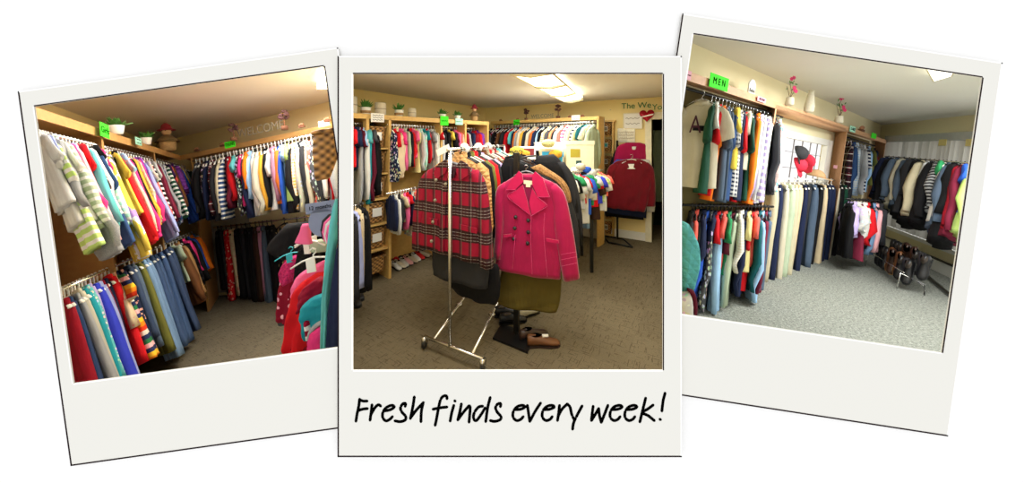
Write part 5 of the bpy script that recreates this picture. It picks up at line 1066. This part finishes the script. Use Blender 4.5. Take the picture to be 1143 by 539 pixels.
for i, (n_, colr, pat, kind, _) in enumerate(RK):
    P = topP + back * (.22 + .1 * i) + [0, 0, -.008]; off = .0
    a = RK[i - 1][1] if i else 'the plaid jacket'; b = RK[i + 1][1] if i + 1 < len(RK) else 'the rear post'
    garment(R, P, bar, kind, colr, pat, (.98 if kind == 'coat' else .74) * (1.05 if i == 0 else 1), 1.05, .8, 0, say(('%s %s %s between %s and %s, rolling rack, middle print' % (colr, pat, kind, a, b)).replace('  ', ' ')), 'clothes on the rolling rack', 'white' if i % 3 else 'black', 'hangers on the rolling rack', None, hd='the %s %s, rolling rack, middle print' % (colr, kind))
PJ = topP * [1, 1, 0] + back * .09
piece(R, PJ + back * .04, 'long_coat', 'charcoal navy coat hanging behind the crimson plaid jacket, middle print', 'coat', [('body', 'charcoal', '', .05, [(485, 230), (484, 262), (483, 290), (484, 306)], [(540, 240), (544, 275), (546, 300), (544, 322)], .012, 6)], None, bar)
piece(R, PJ + back * .12, 'skirt', 'black skirt hanging lowest beside the charcoal coat, middle print', 'skirt', [('skirt_panel', 'black', '', .05, [(500, 290), (500, 305), (502, 318), (508, 324)], [(556, 295), (558, 315), (557, 332), (553, 340)], .014, 7)], None, bar)
plj = piece(R, PJ, 'plaid_jacket', 'crimson and black plaid wool jacket at the front of the rolling rack, middle print', 'jacket', [
 ('body', 'crimson', 'tartan', .055, [(496, 181), (484, 187), (475, 196), (473, 222), (471, 250), (468.5, 274)], [(515, 182), (529, 190), (538, 204), (540, 235), (543, 266), (546, 295)], .012, 9),
 ('sleeve', 'crimson', 'tartan', .045, [(479, 189), (470, 200), (465, 222), (462.5, 248), (462, 277)], [(486, 195), (480, 212), (476, 232), (473.5, 252), (472.5, 279)], .006, 5),
 ('sleeve', 'crimson', 'tartan', .05, [(526, 192), (530, 212), (533.5, 240), (536, 268), (537, 295)], [(533, 189), (541.5, 206), (546, 236), (548.5, 268), (549.5, 300)], .006, 5)], None, bar)
def patch(root, room, P, dr, pts, off, th, mat, nm, color=None):
    nn = np.array([-dr[1], dr[0], 0.]); nn /= np.linalg.norm(nn); nn = nn if nn.dot(room.eye - P) > 0 else -nn
    base = np.array(root['base']) if False else root_base[root.name]
    q = [room.onplane(p, P + nn * off, dr) - base for p in pts]
    return MB().slab(q, nn * -th).build(nm, mat, root, color, False)
root_base = {}
root_base[plj.name] = PJ
TT = fabric('tartan'); crim = lin(PAL['crimson'])
patch(plj, R, PJ, bar, [(497, 178), (489, 183), (483.5, 193), (487, 200), (497, 193), (500, 184)], .075, .012, TT, 'collar_flap', crim)
patch(plj, R, PJ, bar, [(514, 179), (521, 183), (526, 193), (513, 202), (509, 192), (510, 184)], .075, .012, TT, 'collar_flap', crim)
patch(plj, R, PJ, bar, [(499, 187), (510, 188), (506, 199), (502, 199)], .068, .006, fabric(''), 'lining', lin('30141c'))
patch(plj, R, PJ, bar, [(494, 199), (499, 199), (494.5, 281), (489, 280)], .078, .01, TT, 'front_placket', crim)
for p in ((494, 199.5), (493, 221.5), (490.5, 245), (489, 266), (504.5, 204)):
    c = R.onplane(p, PJ, bar); nn = np.array([-bar[1], bar[0], 0]); nn = nn if nn.dot(R.eye - PJ) > 0 else -nn
    MB().blob(c + nn * .085 - PJ, (.014, .014, .014), 10).build('button', PEWTER, plj)
for q in ([(478, 243), (488, 245), (487.5, 251), (477.5, 249)], [(512, 250), (532, 255), (532, 261), (512, 256)]): patch(plj, R, PJ, bar, q, .08, .01, TT, 'pocket_flap', crim)
def big_hanger(P, dr, lab, s=1.0, mat=None):
    e = empty('clothes_hanger', R, P, yaw_of(dr), (s, s, s), lab, 'hanger'); mt = mat or solid('grey_plastic', '6c6e74', .4)
    MB().tube([(-.17, 0, -.085), (-.06, 0, -.03), (0, 0, -.018), (.06, 0, -.03), (.17, 0, -.085)], .017, 10, .5).build('shoulder_bar', mt, e); MB().tube([(0, 0, -.02), (0, 0, .02), (.02, 0, .03), (.024, 0, .05), (.01, 0, .066), (-.012, 0, .064), (-.022, 0, .05)], .004, 6).build('hook', CHROME, e); return e
big_hanger(R.onplane((506, 178.5), PJ, bar) - back * .03, bar, 'grey plastic hanger holding the crimson plaid jacket, middle print')
# ---- black stand with the bright pink coat
sb = R.atz((571, 376), 0); yb = .42
e = empty('black_garment_stand', R, sb, yb * -1, (1, 1, 1), 'black floor stand with square base plate under the bright pink coat, middle print', 'garment stand')
MB().slab([R.atz(p, .0) - sb for p in ((550, 379), (589, 395), (597, 377), (560, 363))], (0, 0, .02)).build('base_plate', BMETAL, e, None, False); e.children[-1].rotation_euler = (0, 0, yb)
MB().box((.03, .05, .85), (.045, .045, 1.66)).build('post', BMETAL, e, None, False); MB().tube([(.03, .05, 1.62), (.08, .2, 1.64), (.1, .4, 1.64)], .008, 8).build('hanging_arm', BMETAL, e)
CP = sb * [1, 1, 0] + np.array([0, -.12, 0]); cdv = np.array([.985, -.17, 0]); cdv /= np.linalg.norm(cdv); cnn = np.array([cdv[1], -cdv[0], 0])
bk1 = CP + np.array([.12, .32, 0])
piece(R, bk1 + [.05, .25, 0], 'leather_jacket', 'black leather jacket farthest back on the black stand, middle print', 'jacket', [('body', 'black', '', .07, [(598, 178), (604, 200), (612, 240), (622, 272)], [(624, 180), (638, 196), (646, 228), (650, 272)], .02, 6), ('sleeve', 'charcoal', '', .06, [(618, 180), (628, 198), (636, 232), (640, 262)], [(630, 181), (642, 200), (649, 232), (651, 264)], .012, 5), ('collar', 'charcoal', '', .05, [(600, 174), (598, 182), (604, 188)], [(618, 172), (626, 180), (622, 188)], .01, 4)], 'coats on the black stand', cdv)
piece(R, bk1, 'parka', 'black parka with tan fur trim right behind the pink coat, middle print', 'jacket', [('body', 'charcoal', '', .06, [(592, 192), (590, 220), (590, 260), (600, 285)], [(612, 194), (633, 214), (645, 250), (647, 287)], .015, 6), ('fur_trim', 'tan', 'fur', .05, [(592, 187), (605, 195), (620, 203), (629, 216), (633, 226)], [(603, 183), (614, 190), (627, 199), (635, 210), (638, 224)], .012, 9)], 'coats on the black stand', cdv)
for i, (cc, x0) in enumerate((('black', 584), ('charcoal', 580), ('dark brown', 590))):
    P = CP + np.array([.0 + .05 * i, .42 + .16 * i, 0]); P = P * [1, 1, 0] + [0, 0, 1.66]
    garment(R, P, cdv, 'jacket', cc, '', .85, 1.0, .9, 0, '%s jacket %s behind the pink coat on the black stand, middle print' % (cc, ['first', 'second', 'third'][i]), 'coats on the black stand', 'black', 'black hangers on the stand', None, hd='the %s jacket behind the pink coat, middle print' % cc)
sk = piece(R, CP + [.02, .08, 0], 'skirt', 'long olive green skirt hanging beneath the bright pink coat, middle print', 'skirt', [('skirt_panel', 'dark olive', '', .07, [(563, 280), (560, 300), (556, 318), (551.5, 331), (556, 338)], [(624, 280), (627, 300), (626.5, 320), (625, 336), (622, 346)], .016, 5)], None, cdv)
pc = piece(R, CP, 'peacoat', 'bright pink double-breasted wool coat hanging on the black stand, middle print', 'coat', [
 ('body', 'magenta', 'velvet', .06, [(579, 194), (567, 201), (558, 209), (557, 228), (561, 246), (559, 264), (555, 282), (552, 298)], [(597, 194), (609, 200), (621, 207), (624, 228), (621, 248), (624, 268), (626.5, 290), (625.5, 311)], .008, 7),
 ('sleeve', 'magenta', 'velvet', .055, [(563, 203), (555, 210), (552.5, 228), (553, 255), (551.5, 286)], [(567, 206), (565, 220), (563.5, 236), (562, 258), (560, 288)], .005, 4),
 ('sleeve', 'magenta', 'velvet', .055, [(611, 206), (616, 226), (618, 250), (622, 278), (628.5, 312)], [(621, 205), (631, 218), (638, 248), (643, 278), (647, 309)], .005, 4)], None, cdv)
root_base[pc.name] = CP; PKC = lin('b8144f'); VP = fabric('velvet'); SEAM = lin('8c1448')
P_ = lambda pts, off, th, nm, col=PKC, mat=None: patch(pc, R, CP, cdv, pts, off, th, mat or VP, nm, col)
P_([(580, 198), (596, 198), (593.5, 226), (590, 230), (585, 222)], .066, .004, 'lining', lin('7c1040'))
P_([(579, 191), (572, 199), (565, 211.5), (575.5, 211.5), (584, 203), (583, 194)], .084, .014, 'collar_flap'); P_([(597.5, 191.5), (606, 199), (613.5, 219.5), (600, 219.5), (594, 206), (594, 195)], .084, .014, 'collar_flap')
P_([(576, 212.3), (566, 218.8), (578, 229), (592.5, 240), (588.5, 224), (583.5, 206)], .08, .01, 'lapel'); P_([(600, 220), (610.7, 229), (602, 235), (593.5, 240), (590.5, 226), (594, 210)], .08, .01, 'lapel')
for pts in ([(576, 212.3), (566, 218.8), (578.5, 229.6), (592.5, 240.6)], [(600, 220), (610.7, 229), (602, 235.4), (593.5, 240.6)], [(592.8, 240), (592.5, 270), (594, 306)], [(565, 211.8), (575.5, 211.8)], [(613.5, 219.9), (600, 219.9)], [(608, 238), (607, 262), (611, 309)], [(575, 262), (572, 300)], [(626, 290), (644, 286.5)], [(627, 297), (645, 293)], [(626, 284), (643, 281)]):
    q = [R.onplane(p, CP + cnn * .087 * (1 if cnn.dot(R.eye - CP) > 0 else -1), cdv) - CP for p in smooth(pts)]; MB().tube(q, .0016, 5).build('seam', VP, pc, lin('d03a78'))
for p in ((577, 240), (590.7, 243.5), (576, 252), (590.7, 256.3), (575, 263.6), (590, 268.3)):
    c = R.onplane(p, CP, cdv); sg_ = 1 if cnn.dot(R.eye - CP) > 0 else -1
    MB().blob(c + cnn * sg_ * .075 - CP, (.017, .017, .017), 12).build('button', BLACK, pc)
P_([(584.5, 201), (595, 202), (594.5, 206), (592.3, 206), (592, 209), (587, 208.6), (587.2, 205.5), (584.5, 205)], .072, .003, 'brand_tag', lin('e8dcc0'), fabric(''))
P_([(609.5, 266), (623.5, 268.5), (624, 272), (610, 269.5)], .078, .012, 'pocket_flap'); P_([(562, 262), (571, 261), (571, 264), (562, 265)], .07, .01, 'pocket_flap')
big_hanger(R.onplane((587, 189), CP, cdv) + np.array([0, -.035, 0]), cdv, 'grey plastic hanger holding the bright pink coat, middle print', .62)
# shoes at the stand
shoe(R, R.atz((606, 386), 0), .05, 'brown', 'brown leather loafer standing on the carpet beside the black base, middle print', s=1.05, sole=solid('dark_sole', '2a1a14', .6), lace=True)
shoe(R, R.atz((595, 377), 0), .35, 'dark brown', 'dark brown loafer just behind the lighter brown one, middle print', s=1.0)
shoe(R, R.atz((572, 360), 0), .2, 'black', 'black flat shoe behind the base plate of the stand, middle print', s=1.0); shoe(R, R.atz((566, 352), 0.02), .1, 'black', 'second black flat shoe farther behind the base plate, middle print', s=1.0)
shoe(R, R.atz((590, 352), 0), .6, 'stone', 'black and cream striped shoe under the olive skirt, middle print', s=1.0)
# shoes under the left rail and by the frame
for i, cc in enumerate(('white', 'cream', 'white', 'pale pink', 'cream', 'white', 'red', 'white', 'cream')):
    P = R.line_x(R.atz((441, 300), 0), R.atz((481, 282), 0), 442 + i * 4.4); shoe(R, P, yaw_of(MD) + .15 * math.sin(i * 2), cc, say('%s shoe, %s from the near end of the floor row, middle print' % (cc, ['first', 'second', 'third', 'fourth', 'fifth', 'sixth', 'seventh', 'eighth', 'ninth'][i])), s=.85, group='shoes on the floor under the kids rail')
for i in range(8):
    P = R.line_x(R.atz((441, 291), 0), R.atz((478, 275), 0), 441 + i * 4.6); cc = ('red', 'black', 'black', 'dark brown', 'burgundy', 'black', 'red', 'black')[i]
    shoe(R, P, yaw_of(MD), cc, say('%s shoe, %s from the near end of the rear floor row, middle print' % (cc, ['first', 'second', 'third', 'fourth', 'fifth', 'sixth', 'seventh', 'eighth'][i])), s=.85, group='shoes on the floor under the kids rail')
for i, p in enumerate(((397, 338), (400, 331))): shoe(R, R.atz(p, 0), yaw_of(MD) - .2, 'black', 'black sneaker, %s of two at the left frame edge, middle print' % ['nearer', 'farther'][i], s=1.0, lace=True, group='black sneakers at the left edge')
# ---- far stand with burgundy cardigan
fp = R.atz((694, 272), 0); e = empty('black_garment_stand', R, fp, 0, (1, 1, 1), 'black floor stand carrying the burgundy cardigan near the back wall, middle print', 'garment stand')
q = [R.atz(p, 0) - fp for p in ((679.5, 271.5), (706, 276.8))]; MB().tube([q[0] + [0, 0, .015], q[1] + [0, 0, .015]], .018, 8).build('base_bar', BMETAL, e); MB().tube([q[0] + [0, 0, .015], q[0] + [0, .4, .015], q[1] + [0, .4, .015], q[1] + [0, 0, .015]], .014, 8).build('base_loop', BMETAL, e)
MB().box((0, .22, .9), (.03, .03, 1.78)).build('post', BMETAL, e, None, False)
FD = np.array([1., 0, 0]); F1 = fp * [1, 1, 0]; 
piece(R, F1 + [0, .20, 0], 'jacket', 'black jacket edging the magenta top on the far stand, middle print', 'jacket', [('body', 'black', '', .04, [(690, 162), (683, 176), (677, 200), (672, 232), (671, 240)], [(722, 162), (728, 172), (731, 200), (732, 226), (726, 246)], .01, 5)], 'clothes on the far stand', FD)
piece(R, F1 + [0, .15, 0], 'blazer', 'magenta cardigan with white tag behind the burgundy one, middle print', 'cardigan', [('body', 'magenta', 'velvet', .05, [(699, 159), (690, 163), (686, 174), (683, 195), (682, 215)], [(715, 159), (724, 163), (727, 174), (728, 195), (728, 215)], .01, 6), ('white_tag', 'white', '', .052, [(702, 163), (702, 165), (702, 167)], [(712, 163), (712, 165), (712, 167)], 0, 3)], 'clothes on the far stand', FD)
piece(R, F1 + [0, .10, 0], 'top', 'bright blue top peeking out behind the burgundy cardigan, middle print', 'top', [('body', 'blue', '', .04, [(688, 178), (682, 186), (677, 205), (675, 222)], [(700, 178), (700, 190), (700, 205), (700, 222)], .01, 5)], 'clothes on the far stand', FD)
piece(R, F1 + [0, .06, 0], 'top', 'white top showing at the right hem of the burgundy cardigan, middle print', 'top', [('body', 'white', '', .04, [(712, 178), (714, 190), (718, 220), (722, 236)], [(724, 178), (729, 190), (731, 215), (730, 236)], .01, 5)], 'clothes on the far stand', FD)
piece(R, F1 + [0, .03, 0], 'skirt', 'navy skirt hem below the burgundy cardigan, middle print', 'skirt', [('skirt_panel', 'navy', '', .05, [(679, 215), (678, 228), (677, 237)], [(722, 218), (722, 232), (721, 243)], .01, 6)], 'clothes on the far stand', FD)
cg = piece(R, F1 + [0, -.06, 0], 'cardigan', 'burgundy velvet cardigan hanging open on the far stand, middle print', 'cardigan', [
 ('body', 'deep red', 'velvet', .06, [(697, 178), (686, 181), (681, 190), (680, 205), (678.5, 218), (677, 231)], [(712, 177), (722, 181), (726, 190), (727, 205), (725, 220), (721, 236.5)], .034, 13),
 ('sleeve', 'deep red', 'velvet', .05, [(688, 181), (680, 186), (675, 200), (671, 212), (668.5, 221)], [(692, 186), (686, 196), (682, 206), (678, 216), (674, 224)], .006, 4),
 ('sleeve', 'deep red', 'velvet', .05, [(718, 183), (720, 195), (720, 210), (720, 222), (720, 230)], [(723, 181), (729, 188), (731, 203), (731.5, 217), (731, 230)], .006, 4)], 'clothes on the far stand', FD)
root_base[cg.name] = F1 + [0, -.06, 0]
patch(cg, R, F1 + [0, -.06, 0], FD, [(701, 183), (708, 183), (707, 187), (709.5, 188.5), (700, 188.5), (702.5, 187)], .075, .004, PAPER, 'price_tag')
big_hanger(R.aty((705, 176.5), float(F1[1] - .1)), FD, 'white plastic hanger holding the burgundy cardigan, middle print', 1.0, WHITE)
# ---- display table with boxes and the kids' rail behind the coats
def boxm(px4, dep, nm, lab, mat, dpt=.35, prints=None):
    P = R.aty(px4[0], dep); x1 = R.aty((px4[1][0], px4[0][1]), dep)[0] - P[0]; z1 = P[2] - R.aty((px4[0][0], px4[1][1]), dep)[2]
    e = empty(nm, R, P - [0, 0, z1], .0, (1, 1, 1), lab, 'box', 'boxes on the display table'); MB().box((x1 / 2, dpt / 2, z1 * .44), (x1, dpt, z1 * .88)).build('box_body', mat, e, None, False); MB().box((x1 / 2, dpt / 2, z1 * .94), (x1 + .015, dpt + .015, z1 * .12)).build('lid', mat, e, None, False)
    for (a, b, c, d, m_, n_) in prints or (): MB().box((x1 * (a + b) / 2, -.004, z1 * (c + d) / 2), (x1 * (b - a), .003, z1 * (d - c))).build(n_, m_, e, None, False)
    return e
BLU = solid('blue_print', '2aa4d8', .6); OLV = solid('olive_print', 'a89a30', .8); CRE = solid('cream_box', 'e6dfc2', .8)
boxm([(632, 157), (663, 194)], 4.4, 'storage_box', 'large cream storage box with olive flower print, middle print', CRE, .4, [(.15, .5, .5, .75, OLV, 'flower_print'), (.35, .55, 0, .4, solid('dark_teal_print', '1f4c4c'), 'teal_print')])
boxm([(605, 166), (629, 192)], 4.3, 'storage_box', 'cream storage box with bright blue top band, middle print', CRE, .35, [(0, 1, .65, .95, BLU, 'blue_band'), (.7, .95, .3, .65, BLU, 'blue_band')])
boxm([(598, 159), (634, 168)], 4.7, 'storage_box', 'white flat box lying behind the blue banded one, middle print', PAPER, .35)
boxm([(579, 164), (598, 178)], 4.5, 'storage_box', 'dark red and white box left of the blue banded one, middle print', PAPER, .3, [(.3, .9, .3, .9, solid('dark_red_print', '7c1c28'), 'red_print')])
for i, (x, y, cc) in enumerate(((577, 168, 'yellow'), (584, 172, 'mustard'), (572, 175, 'pale yellow'), (620, 172, 'mustard'), (612, 160, 'pale yellow'))):
    P = R.aty((x, y), 4.25); solo(MB().blob((0, 0, 0), (.1, .08, .06), 12, .12, random.Random(i)), 'folded_hat', fabric('fur'), R, P, 0, '%s fluffy hat, %s on the display table, middle print' % (cc, ['leftmost', 'second', 'lowest', 'in front of the blue box', 'topmost'][i]), 'hat', 'fluffy hats on the display table', lin(PAL[cc]))
tb = R.aty((632, 194), 4.4); e = empty('display_table', R, np.array([tb[0] - .55, 4.2, 0]), 0, (1, 1, 1), 'tall display table carrying boxes behind the coats, middle print', 'table')
MB().box((.32, .25, tb[2] - .02), (1.15, .7, .04)).build('table_top', WM, e, None, False)
for x, y in ((-.2, -.05), (.85, -.05), (-.2, .55), (.85, .55)): MB().box((x, y, tb[2] / 2 - .02), (.04, .04, tb[2] - .04)).build('leg', BMETAL, e, None, False)
KR = IT('''630,white,,tee,236;633,black,,tee,238;636,white,,tee,252;638,green,,tee,222;640,white,patterned,tee,240;643,light grey,,tee,232;645,red,,tee,226;647,white,,tee,248;649,blue,,tee,238;651,light denim,,jeans,254;653,green,,tee,228;655,white,,tee,222;657,red,,tee,230;659,dark brown,,tee,244;661,royal blue,,tee,226;663,pale yellow,,tee,222;665,lime,patterned,tee,224;667,white,,tee,234;669,coral,,tee,218''')
rackm((626, 192), (671, 190), 1.38, KR, 'baby rail, middle print', np.array([.8, -.6, 0]), .62, .9)
for i, (x, y, cc) in enumerate(((636, 196, 'white'), (643, 190, 'white'), (650, 194, 'black'), (655, 190, 'blue'), (660, 193, 'white'), (648, 186, 'cream'), (640, 201, 'light grey'), (652, 200, 'red'), (658, 199, 'green'))):
    P = R.aty((x, y), 4.15 - .01 * i); solo(MB().blob((0, 0, 0), (.075, .06, .05), 12, .15, random.Random(i + 9)), 'knitted_cap', fabric('heather'), R, P, 0, say('%s little folded cap %s, baby rail top, middle print' % (cc, ['far left', 'left centre', 'under the box edge', 'right centre', 'near right end', 'highest', 'low left', 'low centre', 'low right'][i])), 'cap', 'little caps heaped on the baby rail', lin(PAL[cc]))
